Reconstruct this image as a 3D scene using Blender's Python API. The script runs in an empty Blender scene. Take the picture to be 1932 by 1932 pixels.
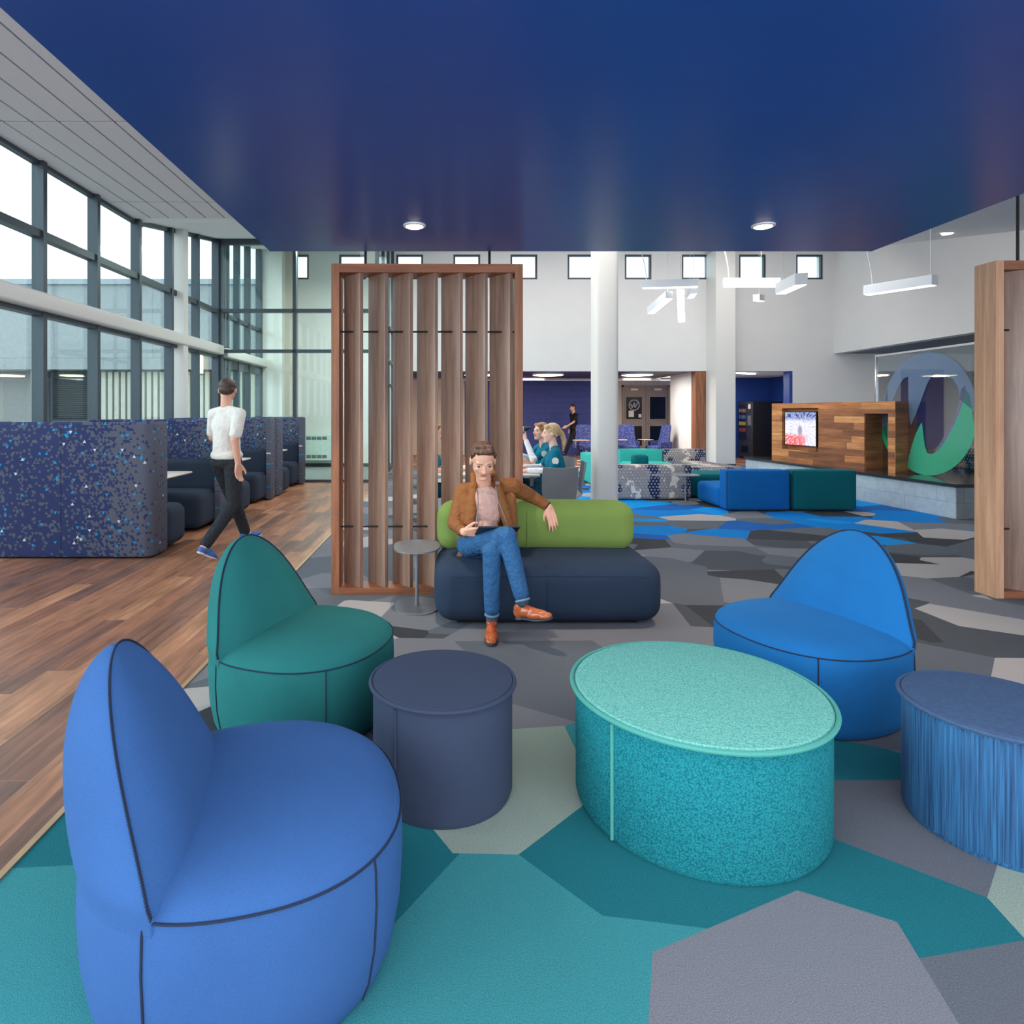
import bpy, bmesh, math, random
from mathutils import Vector, Matrix, Euler

C = bpy.context.scene.collection
PI = math.pi
R = math.radians
random.seed(7)

# ------------------------------------------------------------------ camera, sky, exposure
H = 1.45                      # eye height of the camera
F, VX, VY = 1178.0, 846.0, 778.0   # focal length and principal point for a 1932 px frame
cam_d = bpy.data.cameras.new('camera')
cam = bpy.data.objects.new('camera', cam_d)
C.objects.link(cam)
cam.location = (0, 0, H)
cam.rotation_euler = (R(90), 0, 0)
cam_d.sensor_width = 36
cam_d.sensor_fit = 'HORIZONTAL'
cam_d.lens = 36 * F / 1932
cam_d.shift_x = (966 - VX) / 1932
cam_d.shift_y = -(966 - VY) / 1932
cam_d.clip_end = 200
bpy.context.scene.camera = cam

vs = bpy.context.scene.view_settings
vs.view_transform = 'Standard'
vs.look = 'None'
vs.gamma = 1
vs.use_curve_mapping = False
vs.exposure = 0.55

world = bpy.data.worlds.new('sky')
bpy.context.scene.world = world
world.use_nodes = True
wn = world.node_tree.nodes
wl = world.node_tree.links
wn['Background'].inputs[0].default_value = (0.80, 0.91, 1.0, 1)
wn['Background'].inputs[1].default_value = 1.7
_tc = wn.new('ShaderNodeTexCoord')
_nz = wn.new('ShaderNodeTexNoise')
_nz.inputs['Scale'].default_value = 1.6
_rp = wn.new('ShaderNodeValToRGB')
_rp.color_ramp.elements[0].color = (0.76, 0.86, 0.95, 1)
_rp.color_ramp.elements[0].position = 0.35
_rp.color_ramp.elements[1].color = (0.96, 0.97, 1.0, 1)
_rp.color_ramp.elements[1].position = 0.65
wl.new(_tc.outputs['Generated'], _nz.inputs['Vector'])
wl.new(_nz.outputs['Fac'], _rp.inputs['Fac'])
wl.new(_rp.outputs['Color'], wn['Background'].inputs[0])


def area(name, loc, rot, sx, sy, power, col=(1, 1, 1), spread=180):
    l = bpy.data.lights.new(name, 'AREA')
    l.shape = 'RECTANGLE'
    l.size, l.size_y = sx, sy
    l.energy = power
    l.color = col
    l.spread = R(spread)
    o = bpy.data.objects.new(name, l)
    C.objects.link(o)
    o.location = loc
    o.rotation_euler = rot
    o.visible_glossy = True
    return o


# overcast daylight from the left, and added fill lights, most kept out of view
_sun = bpy.data.lights.new('soft_daylight', 'SUN')
_sun.energy = 3.2
_sun.angle = R(55)
_sun.color = (0.97, 0.98, 1.0)
_so = bpy.data.objects.new('soft_daylight', _sun)
C.objects.link(_so)
_so.rotation_euler = (R(14), R(-62), 0)
area('hall_ceiling_light', (0.4, 9.6, 4.27), (R(10.8), 0, 0), 4.6, 6.5, 150, (1.0, 0.97, 0.93))  # added fill hidden above the soffit edge, no fitting modelled
area('wall_wash_light', (4.4, 14.2, 5.24), (R(40), 0, 0), 9.0, 0.3, 85, (1.0, 0.95, 0.90))  # unseen fill added to brighten the back wall
area('stage_ceiling_light', (13.1, 10.5, 2.9), (0, 0, 0), 1.0, 5.0, 60, (1.0, 0.95, 0.9))  # added out of view to light the stage, no fixture there
area('vestibule_light', (-2.4, 13.5, 5.02), (0, 0, 0), 1.6, 0.7, 110, (0.93, 1.0, 0.96))  # added unseen fill that lifts the vestibule walls
area('right_hall_light', (4.9, 11.0, 4.42), (0, R(-38), 0), 0.5, 4.0, 60, (1.0, 0.97, 0.94))  # added to brighten the right upper wall, kept out of sight
area('recess_light', (8.4, 18.2, 2.50), (0, 0, 0), 1.0, 0.2, 30, (1.0, 0.95, 0.9))  # added to strengthen the recess strip light
area('near_ceiling_light', (0.9, 0.6, 2.66), (0, 0, 0), 3.6, 2.2, 40, (1.0, 0.95, 0.9))  # broad fill added under the near soffit, not an actual fitting
area('rear_window_daylight', (0.5, -2.6, 1.7), (R(90), 0, 0), 7.0, 2.0, 110, (0.95, 0.97, 1.0))  # fill added behind the camera, no window modelled here


# ------------------------------------------------------------------ material helpers
def lin(c):
    return tuple(((v / 255) / 12.92 if v / 255 <= 0.04045 else ((v / 255 + 0.055) / 1.055) ** 2.4) for v in c) + (1,)


class Nt:
    """small wrapper around a material's node tree"""

    def __init__(self, name):
        self.m = bpy.data.materials.new(name)
        self.m.use_nodes = True
        self.t = self.m.node_tree
        self.b = self.t.nodes['Principled BSDF']
        self.out = self.t.nodes['Material Output']

    def n(self, typ, **kw):
        nd = self.t.nodes.new(typ)
        for k, v in kw.items():
            if k in nd.inputs.keys():
                nd.inputs[k].default_value = v
            else:
                setattr(nd, k, v)
        return nd

    def l(self, a, b):
        self.t.links.new(a, b)

    def math(self, op, a, b=None, c=None):
        nd = self.t.nodes.new('ShaderNodeMath')
        nd.operation = op
        for i, v in enumerate((a, b, c)):
            if v is None:
                continue
            if isinstance(v, (int, float)):
                nd.inputs[i].default_value = v
            else:
                self.l(v, nd.inputs[i])
        return nd.outputs[0]

    def mix(self, fac, a, b, mode='MIX'):
        nd = self.t.nodes.new('ShaderNodeMix')
        nd.data_type = 'RGBA'
        nd.blend_type = mode
        for i, v in ((0, fac), (6, a), (7, b)):
            if isinstance(v, (int, float)):
                nd.inputs[i].default_value = v
            elif isinstance(v, tuple):
                nd.inputs[i].default_value = v
            else:
                self.l(v, nd.inputs[i])
        return nd.outputs[2]

    def ramp(self, fac, stops, interp='LINEAR'):
        nd = self.t.nodes.new('ShaderNodeValToRGB')
        cr = nd.color_ramp
        cr.interpolation = interp
        while len(cr.elements) > len(stops):
            cr.elements.remove(cr.elements[-1])
        while len(cr.elements) < len(stops):
            cr.elements.new(0.5)
        for e, (p, c) in zip(cr.elements, stops):
            e.position = p
            e.color = c
        self.l(fac, nd.inputs[0])
        return nd.outputs[0]

    def coord(self, kind='Object', scale=(1, 1, 1), rot=(0, 0, 0), loc=(0, 0, 0)):
        tc = self.t.nodes.new('ShaderNodeTexCoord')
        mp = self.t.nodes.new('ShaderNodeMapping')
        mp.inputs['Scale'].default_value = scale
        mp.inputs['Rotation'].default_value = rot
        mp.inputs['Location'].default_value = loc
        self.l(tc.outputs[kind], mp.inputs[0])
        return mp.outputs[0]

    def world_pos(self):
        return self.t.nodes.new('ShaderNodeNewGeometry').outputs['Position']

    def noise(self, vec, scale, detail=2.0, rough=0.5):
        nd = self.n('ShaderNodeTexNoise')
        nd.inputs['Scale'].default_value = scale
        nd.inputs['Detail'].default_value = detail
        nd.inputs['Roughness'].default_value = rough
        if vec is not None:
            self.l(vec, nd.inputs['Vector'])
        return nd.outputs['Fac']

    def bump(self, height, strength=0.2, dist=0.01):
        nd = self.n('ShaderNodeBump')
        nd.inputs['Strength'].default_value = strength
        nd.inputs['Distance'].default_value = dist
        self.l(height, nd.inputs['Height'])
        self.l(nd.outputs[0], self.b.inputs['Normal'])


def plain(name, rgb, rough=0.5, metal=0.0, spec=0.5, var=0.06, nscale=14):
    k = Nt(name)
    c = lin(rgb)
    v = k.coord()
    n = k.noise(v, nscale, 3)
    dark = tuple(x * (1 - var) for x in c[:3]) + (1,)
    lite = tuple(min(1, x * (1 + var)) for x in c[:3]) + (1,)
    k.l(k.ramp(n, [(0.3, dark), (0.7, lite)]), k.b.inputs['Base Color'])
    k.b.inputs['Roughness'].default_value = rough
    k.b.inputs['Metallic'].default_value = metal
    k.b.inputs['Specular IOR Level'].default_value = spec
    return k.m


def fabric(name, rgb, scale=420, var=0.14, bump=0.25, sheen=0.25):
    k = Nt(name)
    c = lin(rgb)
    v = k.coord()
    n = k.noise(v, scale, 2, 0.7)
    n2 = k.noise(v, 6, 2)
    dark = tuple(x * (1 - var) for x in c[:3]) + (1,)
    lite = tuple(min(1, x * (1 + var)) for x in c[:3]) + (1,)
    col = k.ramp(n, [(0.35, dark), (0.65, lite)])
    col = k.mix(0.25, col, k.ramp(n2, [(0.3, dark), (0.7, lite)]))
    k.l(col, k.b.inputs['Base Color'])
    k.b.inputs['Roughness'].default_value = 0.92
    k.b.inputs['Specular IOR Level'].default_value = 0.2
    k.b.inputs['Sheen Weight'].default_value = sheen
    k.b.inputs['Sheen Roughness'].default_value = 0.5
    k.b.inputs['Sheen Tint'].default_value = c
    k.bump(n, bump, 0.003)
    return k.m


def emit(name, rgb, strength):
    k = Nt(name)
    k.b.inputs['Base Color'].default_value = lin(rgb)
    k.b.inputs['Emission Color'].default_value = lin(rgb)
    k.b.inputs['Emission Strength'].default_value = strength
    return k.m


def wood(name, a, b, along='z', rough=0.45, freq=1.0, plank=None):
    """streaky wood; along = the axis the grain follows"""
    k = Nt(name)
    s = {'x': (1.2, 22, 22), 'y': (22, 1.2, 22), 'z': (22, 22, 1.2)}[along]
    v = k.coord(scale=tuple(q * freq for q in s))
    n = k.noise(v, 1.0, 5, 0.65)
    v2 = k.coord(scale=tuple(q * freq * 0.25 for q in s))
    n2 = k.noise(v2, 1.0, 3)
    ca, cb = lin(a), lin(b)
    col = k.ramp(n, [(0.32, ca), (0.68, cb)])
    dk = tuple(x * 0.6 for x in ca[:3]) + (1,)
    col = k.mix(k.math('MULTIPLY', k.math('GREATER_THAN', n2, 0.62), 0.25), col, dk)
    k.l(col, k.b.inputs['Base Color'])
    k.b.inputs['Roughness'].default_value = rough
    k.bump(n, 0.08, 0.003)
    return k.m


def glass(name, tint, gloss=0.08, alpha_tint=True):
    k = Nt(name)
    t = k.n('ShaderNodeBsdfTransparent')
    t.inputs[0].default_value = lin(tint)
    g = k.n('ShaderNodeBsdfGlossy')
    g.inputs['Roughness'].default_value = 0.02
    g.inputs[0].default_value = (1, 1, 1, 1)
    lw = k.n('ShaderNodeLayerWeight')
    lw.inputs['Blend'].default_value = 0.25
    f = k.math('MULTIPLY_ADD', lw.outputs['Fresnel'], 0.22, gloss * 0.5)
    mx = k.n('ShaderNodeMixShader')
    k.l(f, mx.inputs[0])
    k.l(t.outputs[0], mx.inputs[1])
    k.l(g.outputs[0], mx.inputs[2])
    k.l(mx.outputs[0], k.out.inputs[0])
    return k.m


# ------------------------------------------------------------------ materials
M = {}
M['white'] = plain('white_wall_paint', (226, 224, 222), 0.7, var=0.015, nscale=2)
M['white_col'] = plain('white_column_paint', (220, 218, 214), 0.45, var=0.02, nscale=40)
M['roof_white'] = plain('white_ceiling_paint', (230, 232, 233), 0.8, var=0.01)
M['grey_paint'] = plain('grey_soffit_paint', (120, 121, 125), 0.7, var=0.02)
M['soffit_blue'] = plain('deep_blue_semigloss_paint', (22, 78, 160), 0.27, spec=0.45, var=0.03, nscale=3)
M['blue_ceiling'] = plain('navy_ceiling_paint', (48, 62, 120), 0.7, var=0.02)
M['bay_ceiling'] = plain('grey_bay_ceiling', (110, 110, 114), 0.7, var=0.02)
M['mullion'] = plain('charcoal_aluminium', (66, 76, 84), 0.4, 0.3, var=0.02)
M['dark_base'] = plain('dark_rubber_base', (62, 64, 68), 0.6)
M['metal_grey'] = plain('grey_powder_coat', (122, 124, 130), 0.42, 0.2, var=0.03)
M['black_metal'] = plain('black_metal_rod', (28, 24, 24), 0.5, 0.3)
M['chrome'] = plain('chrome', (200, 202, 206), 0.15, 1.0, var=0.0)
M['lamp_white'] = plain('white_lamp_housing', (236, 238, 242), 0.4, var=0.0)
M['lamp_emit'] = emit('white_lamp_diffuser', (255, 250, 242), 4.5)
M['down_emit'] = emit('warm_downlight_lens', (255, 226, 176), 14.0)
M['disc_warm'] = emit('warm_disc_light_lens', (255, 226, 190), 5.0)
M['disc_cool'] = emit('neutral_disc_light_lens', (255, 246, 238), 5.0)
M['glass_green'] = glass('pale_green_glass', (244, 251, 248), 0.05)
M['glass_clear'] = glass('window_glass', (232, 242, 242), 0.03)
M['beige'] = plain('beige_wall_paint', (206, 196, 184), 0.7, var=0.02)
M['door_taupe'] = plain('taupe_painted_steel', (150, 136, 126), 0.5, var=0.02)
M['dark_pane'] = plain('dark_door_glass', (24, 28, 36), 0.08, spec=0.8)
M['navy'] = fabric('charcoal_navy_seat_fabric', (46, 56, 72), 500, 0.12)
M['booth_seat'] = fabric('dark_slate_vinyl_fabric', (54, 58, 66), 500, 0.08, 0.1)
M['sofa_navy'] = fabric('dark_navy_wool', (40, 54, 74), 520, 0.12)
M['sofa_green'] = fabric('olive_green_wool', (112, 136, 70), 520, 0.10)
M['teal_wool'] = fabric('teal_green_wool', (34, 108, 108), 480, 0.16)
M['blue_wool'] = fabric('bright_blue_wool', (24, 100, 162), 480, 0.16)
M['blue_wool_l'] = fabric('mid_blue_wool', (52, 92, 148), 480, 0.16)
M['ott_navy'] = fabric('slate_navy_wool', (56, 66, 88), 520, 0.12)
M['stitch'] = plain('navy_thread', (20, 34, 60), 0.9)
M['aqua'] = fabric('aqua_wool', (60, 178, 170), 300, 0.08)
M['aqua_pipe'] = fabric('greyish_aqua_piping', (78, 156, 146), 400, 0.08)
M['deep_teal'] = fabric('deep_teal_canvas', (6, 96, 104), 300, 0.08)
M['sec_blue'] = fabric('royal_blue_canvas', (10, 96, 166), 300, 0.08)
M['table_white'] = plain('white_laminate', (226, 220, 212), 0.3, var=0.01)
M['wood_dark'] = wood('walnut_vertical', (112, 66, 44), (168, 108, 74), 'z', 0.5)
M['wood_slat'] = wood('walnut_slats', (122, 94, 82), (166, 136, 120), 'z', 0.3)  # walnut greyed in its colour to carry the window reflection
M['wood_slat'].node_tree.nodes['Principled BSDF'].inputs['Coat Weight'].default_value = 0.6
M['wood_slat'].node_tree.nodes['Principled BSDF'].inputs['Coat Roughness'].default_value = 0.32
M['wood_x'] = wood('walnut_horizontal', (112, 64, 42), (164, 102, 68), 'x', 0.45)
M['wood_light'] = wood('light_oak_post', (176, 128, 98), (214, 168, 134), 'z', 0.5)
M['black'] = plain('black_enamel', (14, 18, 22), 0.35)
M['granite'] = plain('black_granite', (52, 54, 58), 0.12, spec=0.7, var=0.25, nscale=180)


def mat_carpet():
    k = Nt('faceted_carpet_tile')
    p = k.world_pos()
    mp = k.n('ShaderNodeMapping')
    k.l(p, mp.inputs[0])
    mp.inputs['Scale'].default_value = (1.5, 2.0, 0)
    mp.inputs['Rotation'].default_value = (0, 0, R(12))

    def cells(sc, off):
        v = k.n('ShaderNodeTexVoronoi', voronoi_dimensions='2D')
        v.inputs['Scale'].default_value = sc
        m2 = k.n('ShaderNodeMapping')
        m2.inputs['Location'].default_value = (off, off * 0.7, 0)
        k.l(mp.outputs[0], m2.inputs[0])
        k.l(m2.outputs[0], v.inputs['Vector'])
        w = k.n('ShaderNodeTexWhiteNoise', noise_dimensions='3D')
        k.l(v.outputs['Position'], w.inputs[0])
        # centre of the cell back in room coordinates, so whole facets change colour family
        m3 = k.n('ShaderNodeVectorMath', operation='SUBTRACT')
        m3.inputs[1].default_value = (off, off * 0.7, 0)
        k.l(v.outputs['Position'], m3.inputs[0])
        m4 = k.n('ShaderNodeVectorRotate', rotation_type='Z_AXIS')
        m4.inputs['Angle'].default_value = -R(12)
        k.l(m3.outputs[0], m4.inputs['Vector'])
        m5 = k.n('ShaderNodeVectorMath', operation='DIVIDE')
        m5.inputs[1].default_value = (1.5, 2.0, 1)
        k.l(m4.outputs[0], m5.inputs[0])
        return w, m5.outputs[0]
    (w1, p1), (w2, p2) = cells(1.0, 0.0), cells(0.95, 5.3)
    # a second layer of facets lies over the first and cuts it into slivers
    use2 = k.math('GREATER_THAN', w2.outputs[0], 0.55)
    sel = k.n('ShaderNodeMix')
    sel.data_type = 'RGBA'
    k.l(use2, sel.inputs[0])
    k.l(w1.outputs['Color'], sel.inputs[6])
    k.l(w2.outputs['Color'], sel.inputs[7])
    sp = k.n('ShaderNodeSeparateColor')
    k.l(sel.outputs[2], sp.inputs[0])
    g = k.ramp(sp.outputs[0], [(0, lin((60, 62, 68))), (0.28, lin((76, 80, 87))), (0.52, lin((94, 99, 108))),
                               (0.74, lin((116, 118, 126))), (0.89, lin((168, 163, 163)))], 'CONSTANT')
    blue = k.ramp(sp.outputs[1], [(0, lin((6, 120, 200))), (0.5, lin((28, 92, 166))), (0.75, lin((10, 138, 214)))], 'CONSTANT')
    teal = k.ramp(sp.outputs[1], [(0, lin((28, 104, 114))), (0.5, lin((56, 132, 138))), (0.75, lin((136, 152, 142)))], 'CONSTANT')
    sx = k.n('ShaderNodeSeparateXYZ')
    cc = k.n('ShaderNodeMix')
    cc.data_type = 'VECTOR'
    k.l(use2, cc.inputs[0])
    k.l(p1, cc.inputs[4])
    k.l(p2, cc.inputs[5])
    k.l(cc.outputs[1], sx.inputs[0])
    far = k.math('SUBTRACT', sx.outputs[1], 6.6)
    pf = k.math('MULTIPLY', k.math('SMOOTH_MIN', far, 1.8, 0.3), 0.31)
    gate = k.math('MULTIPLY', k.math('GREATER_THAN', pf, sp.outputs[2]), k.math('GREATER_THAN', sx.outputs[0], 1.2))
    nb = k.math('MULTIPLY', k.math('LESS_THAN', sx.outputs[1], 2.72), k.math('GREATER_THAN', sp.outputs[2], 0.25))
    nb = k.math('MULTIPLY', nb, k.math('GREATER_THAN', sx.outputs[1], 1.55))
    col = k.mix(gate, g, blue)
    col = k.mix(nb, col, teal)
    n = k.noise(p, 260, 2, 0.8)
    col = k.mix(0.5, col, k.ramp(n, [(0.3, (0.25, 0.25, 0.25, 1)), (0.7, (0.9, 0.9, 0.9, 1))]), 'OVERLAY')
    k.l(col, k.b.inputs['Base Color'])
    k.b.inputs['Roughness'].default_value = 0.95
    k.b.inputs['Specular IOR Level'].default_value = 0.15
    k.bump(n, 0.5, 0.004)
    return k.m


def mat_planks(name, cols, plank_len, plank_w, rot, rough=0.35, seam=(0.10, 0.05, 0.03, 1), vertical=None, squash=None, mortar=0.004):
    k = Nt(name)
    p = k.world_pos()
    if vertical:                       # wall: use (horizontal run, height)
        sx = k.n('ShaderNodeSeparateXYZ')
        k.l(p, sx.inputs[0])
        cb = k.n('ShaderNodeCombineXYZ')
        k.l(sx.outputs[0 if vertical == 'x' else 1], cb.inputs[0])
        k.l(sx.outputs[2], cb.inputs[1])
        src = cb.outputs[0]
    else:
        mp = k.n('ShaderNodeMapping')
        mp.inputs['Rotation'].default_value = (0, 0, rot)
        k.l(p, mp.inputs[0])
        src = mp.outputs[0]
    # shift each row by a random amount
    s1 = k.n('ShaderNodeSeparateXYZ')
    k.l(src, s1.inputs[0])
    row = k.math('FLOOR', k.math('DIVIDE', s1.outputs[1], plank_w))
    wr = k.n('ShaderNodeTexWhiteNoise', noise_dimensions='1D')
    k.l(row, wr.inputs['W'])
    xs = k.math('ADD', k.math('DIVIDE', s1.outputs[0], plank_len), wr.outputs[0])
    colm = k.math('FLOOR', xs)
    cb2 = k.n('ShaderNodeCombineXYZ')
    k.l(colm, cb2.inputs[0])
    k.l(row, cb2.inputs[1])
    wn2 = k.n('ShaderNodeTexWhiteNoise', noise_dimensions='3D')
    k.l(cb2.outputs[0], wn2.inputs[0])
    fy = k.math('FRACT', k.math('DIVIDE', s1.outputs[1], plank_w))
    fx = k.math('FRACT', xs)
    e1 = k.math('LESS_THAN', fy, mortar / plank_w)
    e2 = k.math('LESS_THAN', fx, mortar / plank_len)
    edge = k.math('MAXIMUM', e1, e2)
    st = [(i / len(cols), lin(c)) for i, c in enumerate(cols)]
    base = k.ramp(wn2.outputs[0], st, 'CONSTANT')
    # grain, offset per plank
    ad = k.n('ShaderNodeVectorMath', operation='ADD')
    k.l(src, ad.inputs[0])
    k.l(wn2.outputs['Color'], ad.inputs[1])
    mg = k.n('ShaderNodeMapping')
    mg.inputs['Scale'].default_value = (1.6, 26, 1)
    k.l(ad.outputs[0], mg.inputs[0])
    n = k.noise(mg.outputs[0], 1.0, 5, 0.6)
    mg2 = k.n('ShaderNodeMapping')
    mg2.inputs['Scale'].default_value = (1.5, 5, 1)
    k.l(ad.outputs[0], mg2.inputs[0])
    n2 = k.noise(mg2.outputs[0], 1.3, 3, 0.6)
    col = k.mix(0.55, base, k.ramp(n, [(0.3, (0.2, 0.2, 0.2, 1)), (0.7, (0.8, 0.8, 0.8, 1))]), 'OVERLAY')
    col = k.mix(0.5, col, k.ramp(n2, [(0.3, (0.22, 0.22, 0.22, 1)), (0.65, (0.75, 0.75, 0.75, 1))]), 'OVERLAY')
    col = k.mix(edge, col, seam)
    k.l(col, k.b.inputs['Base Color'])
    k.b.inputs['Roughness'].default_value = rough
    k.bump(k.math('SUBTRACT', 1.0, edge), 0.4, 0.002)
    return k.m


def mat_blocks(name, rgb, w, h, axis, mortar=(0.6, 0.6, 0.6), rough=0.7, m=0.006, var=0.12, gloss=0.5):
    k = Nt(name)
    p = k.world_pos()
    sx = k.n('ShaderNodeSeparateXYZ')
    k.l(p, sx.inputs[0])
    cb = k.n('ShaderNodeCombineXYZ')
    k.l(sx.outputs[0 if axis == 'x' else 1], cb.inputs[0])
    k.l(sx.outputs[2], cb.inputs[1])
    br = k.n('ShaderNodeTexBrick')
    c = lin(rgb)
    br.inputs['Color1'].default_value = c
    br.inputs['Color2'].default_value = tuple(x * (1 - var) for x in c[:3]) + (1,)
    br.inputs['Mortar'].default_value = tuple(x * y for x, y in zip(c[:3], mortar)) + (1,)
    br.inputs['Scale'].default_value = 1
    br.inputs['Brick Width'].default_value = w
    br.inputs['Row Height'].default_value = h
    br.inputs['Mortar Size'].default_value = m
    br.inputs['Mortar Smooth'].default_value = 0.3
    k.l(cb.outputs[0], br.inputs['Vector'])
    n = k.noise(p, 9, 5, 0.7)
    col = k.mix(0.3, br.outputs['Color'], k.ramp(n, [(0.3, (0.3, 0.3, 0.3, 1)), (0.7, (0.75, 0.75, 0.75, 1))]), 'OVERLAY')
    k.l(col, k.b.inputs['Base Color'])
    k.b.inputs['Roughness'].default_value = rough
    k.b.inputs['Specular IOR Level'].default_value = gloss
    k.bump(k.math('SUBTRACT', 1.0, br.outputs['Fac']), 0.5, 0.006)
    return k.m


def mat_triangles():
    """navy triangles scattered on slate cloth, thinning out towards the end of the panel; a few cyan and white ones"""
    k = Nt('triangle_print_upholstery')
    tc = k.n('ShaderNodeTexCoord')
    sx = k.n('ShaderNodeSeparateXYZ')
    k.l(tc.outputs['UV'], sx.inputs[0])
    s = 0.034
    v = k.math('DIVIDE', sx.outputs[1], s * 0.866)
    u = k.math('SUBTRACT', k.math('DIVIDE', sx.outputs[0], s), k.math('MULTIPLY', v, 0.5))
    fu, fv = k.math('FRACT', u), k.math('FRACT', v)
    half = k.math('GREATER_THAN', k.math('ADD', fu, fv), 1.0)
    cb = k.n('ShaderNodeCombineXYZ')
    k.l(k.math('FLOOR', u), cb.inputs[0])
    k.l(k.math('FLOOR', v), cb.inputs[1])
    k.l(half, cb.inputs[2])
    w = k.n('ShaderNodeTexWhiteNoise', noise_dimensions='3D')
    k.l(cb.outputs[0], w.inputs[0])
    sc = k.n('ShaderNodeSeparateColor')
    k.l(w.outputs['Color'], sc.inputs[0])
    # density across the panel: u in metres from the far left end (0) to the wing end
    d = k.n('ShaderNodeMapRange')
    k.l(sx.outputs[0], d.inputs[0])
    d.inputs['From Min'].default_value = 0.7
    d.inputs['From Max'].default_value = 1.50
    d.inputs['To Min'].default_value = 0.78
    d.inputs['To Max'].default_value = 0.03
    isn = k.math('LESS_THAN', sc.outputs[0], d.outputs[0])
    base = lin((86, 89, 103))
    col = k.mix(isn, base, lin((46, 55, 96)))
    col = k.mix(k.math('GREATER_THAN', sc.outputs[1], 0.984), col, lin((20, 140, 190)))
    col = k.mix(k.math('GREATER_THAN', sc.outputs[2], 0.995), col, lin((200, 202, 214)))
    k.l(col, k.b.inputs['Base Color'])
    k.b.inputs['Roughness'].default_value = 0.85
    k.b.inputs['Specular IOR Level'].default_value = 0.2
    k.bump(k.noise(tc.outputs['UV'], 500, 2), 0.2, 0.002)
    return k.m


def mat_hexprint():
    """cream cloth with navy ring-and-spoke dots and cloudy navy bands"""
    k = Nt('hexagon_print_upholstery')
    v = k.coord('Object', (1, 1, 1))
    sx = k.n('ShaderNodeSeparateXYZ')
    k.l(v, sx.inputs[0])
    cb = k.n('ShaderNodeCombineXYZ')
    k.l(k.math('ADD', sx.outputs[0], k.math('MULTIPLY', sx.outputs[1], 0.9)), cb.inputs[0])
    k.l(k.math('ADD', sx.outputs[2], k.math('MULTIPLY', sx.outputs[1], 0.4)), cb.inputs[1])
    s2 = k.n('ShaderNodeSeparateXYZ')
    k.l(cb.outputs[0], s2.inputs[0])
    s = 0.056
    v_ = k.math('DIVIDE', s2.outputs[1], s * 0.866)
    row = k.math('FLOOR', v_)
    off = k.math('MULTIPLY', k.math('MODULO', k.math('ADD', row, 1000), 2.0), 0.5)
    u_ = k.math('ADD', k.math('DIVIDE', s2.outputs[0], s), off)
    dx = k.math('SUBTRACT', k.math('FRACT', u_), 0.5)
    dz = k.math('MULTIPLY', k.math('SUBTRACT', k.math('FRACT', v_), 0.5), 0.866)
    d = k.math('SQRT', k.math('ADD', k.math('MULTIPLY', dx, dx), k.math('MULTIPLY', dz, dz)))
    cc = k.n('ShaderNodeCombineXYZ')
    k.l(k.math('FLOOR', u_), cc.inputs[0])
    k.l(row, cc.inputs[1])
    w = k.n('ShaderNodeTexWhiteNoise', noise_dimensions='3D')
    k.l(cc.outputs[0], w.inputs[0])
    ring = k.math('MULTIPLY', k.math('GREATER_THAN', d, 0.20), k.math('LESS_THAN', d, 0.34))
    dot = k.math('LESS_THAN', d, 0.10)
    net = k.math('GREATER_THAN', d, 0.44)
    wv = k.math('SINE', k.math('MULTIPLY', sx.outputs[0], 9.5))
    cloud = k.math('ADD', k.math('ADD', k.math('MULTIPLY', wv, 0.17), k.noise(cb.outputs[0], 4.0, 2)), k.math('MULTIPLY', k.math('SUBTRACT', w.outputs[0], 0.5), 0.16))
    line = k.math('MAXIMUM', ring, net)
    shown = k.math('GREATER_THAN', cloud, 0.30)
    dense = k.math('GREATER_THAN', cloud, 0.62)
    full = k.math('SUBTRACT', 1.0, k.math('MULTIPLY', k.math('LESS_THAN', d, 0.20), k.math('SUBTRACT', 1.0, dot)))
    ink = k.math('MAXIMUM', k.math('MULTIPLY', line, shown), k.math('MULTIPLY', full, dense))
    ink = k.math('MAXIMUM', ink, k.math('MULTIPLY', dot, k.math('GREATER_THAN', w.outputs[0], 0.7)))
    col = k.mix(ink, lin((224, 212, 200)), lin((16, 42, 82)))
    k.l(col, k.b.inputs['Base Color'])
    k.b.inputs['Roughness'].default_value = 0.9
    return k.m


M['carpet'] = mat_carpet()
M['plank_floor'] = mat_planks('walnut_plank_floor', [(146, 98, 74), (160, 110, 82), (128, 88, 70), (174, 122, 90), (152, 102, 76), (118, 84, 70)],
                              1.15, 0.15, R(90), 0.34, seam=(0.36, 0.20, 0.13, 1), mortar=0.0032)
M['tv_planks'] = mat_planks('reclaimed_wood_cladding', [(166, 104, 62), (186, 122, 74), (128, 78, 52), (176, 112, 66), (150, 94, 60), (196, 134, 84)],
                            1.3, 0.115, 0, 0.5, seam=(0.12, 0.06, 0.03, 1), vertical='y', mortar=0.003)
M['tv_planks_x'] = mat_planks('reclaimed_wood_end_cladding', [(126, 80, 50), (150, 98, 60), (104, 66, 44), (140, 88, 56)],
                              1.3, 0.16, 0, 0.5, seam=(0.12, 0.06, 0.03, 1), vertical='x', mortar=0.003)
M['stone'] = mat_blocks('pale_stone_block', (176, 190, 200), 1.1, 0.215, 'y', (0.62, 0.7, 0.8), 0.6, 0.005)
M['stone_x'] = mat_blocks('grey_stone_block', (120, 126, 132), 0.5, 0.215, 'x', (0.62, 0.7, 0.8), 0.6, 0.005)
M['blue_block'] = mat_blocks('royal_blue_painted_block', (50, 66, 142), 0.42, 0.20, 'x', (0.82, 0.82, 0.88), 0.55, 0.008, 0.03)
M['blue_paint'] = plain('royal_blue_paint', (26, 62, 142), 0.55, var=0.02)
M['tri'] = mat_triangles()
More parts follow.
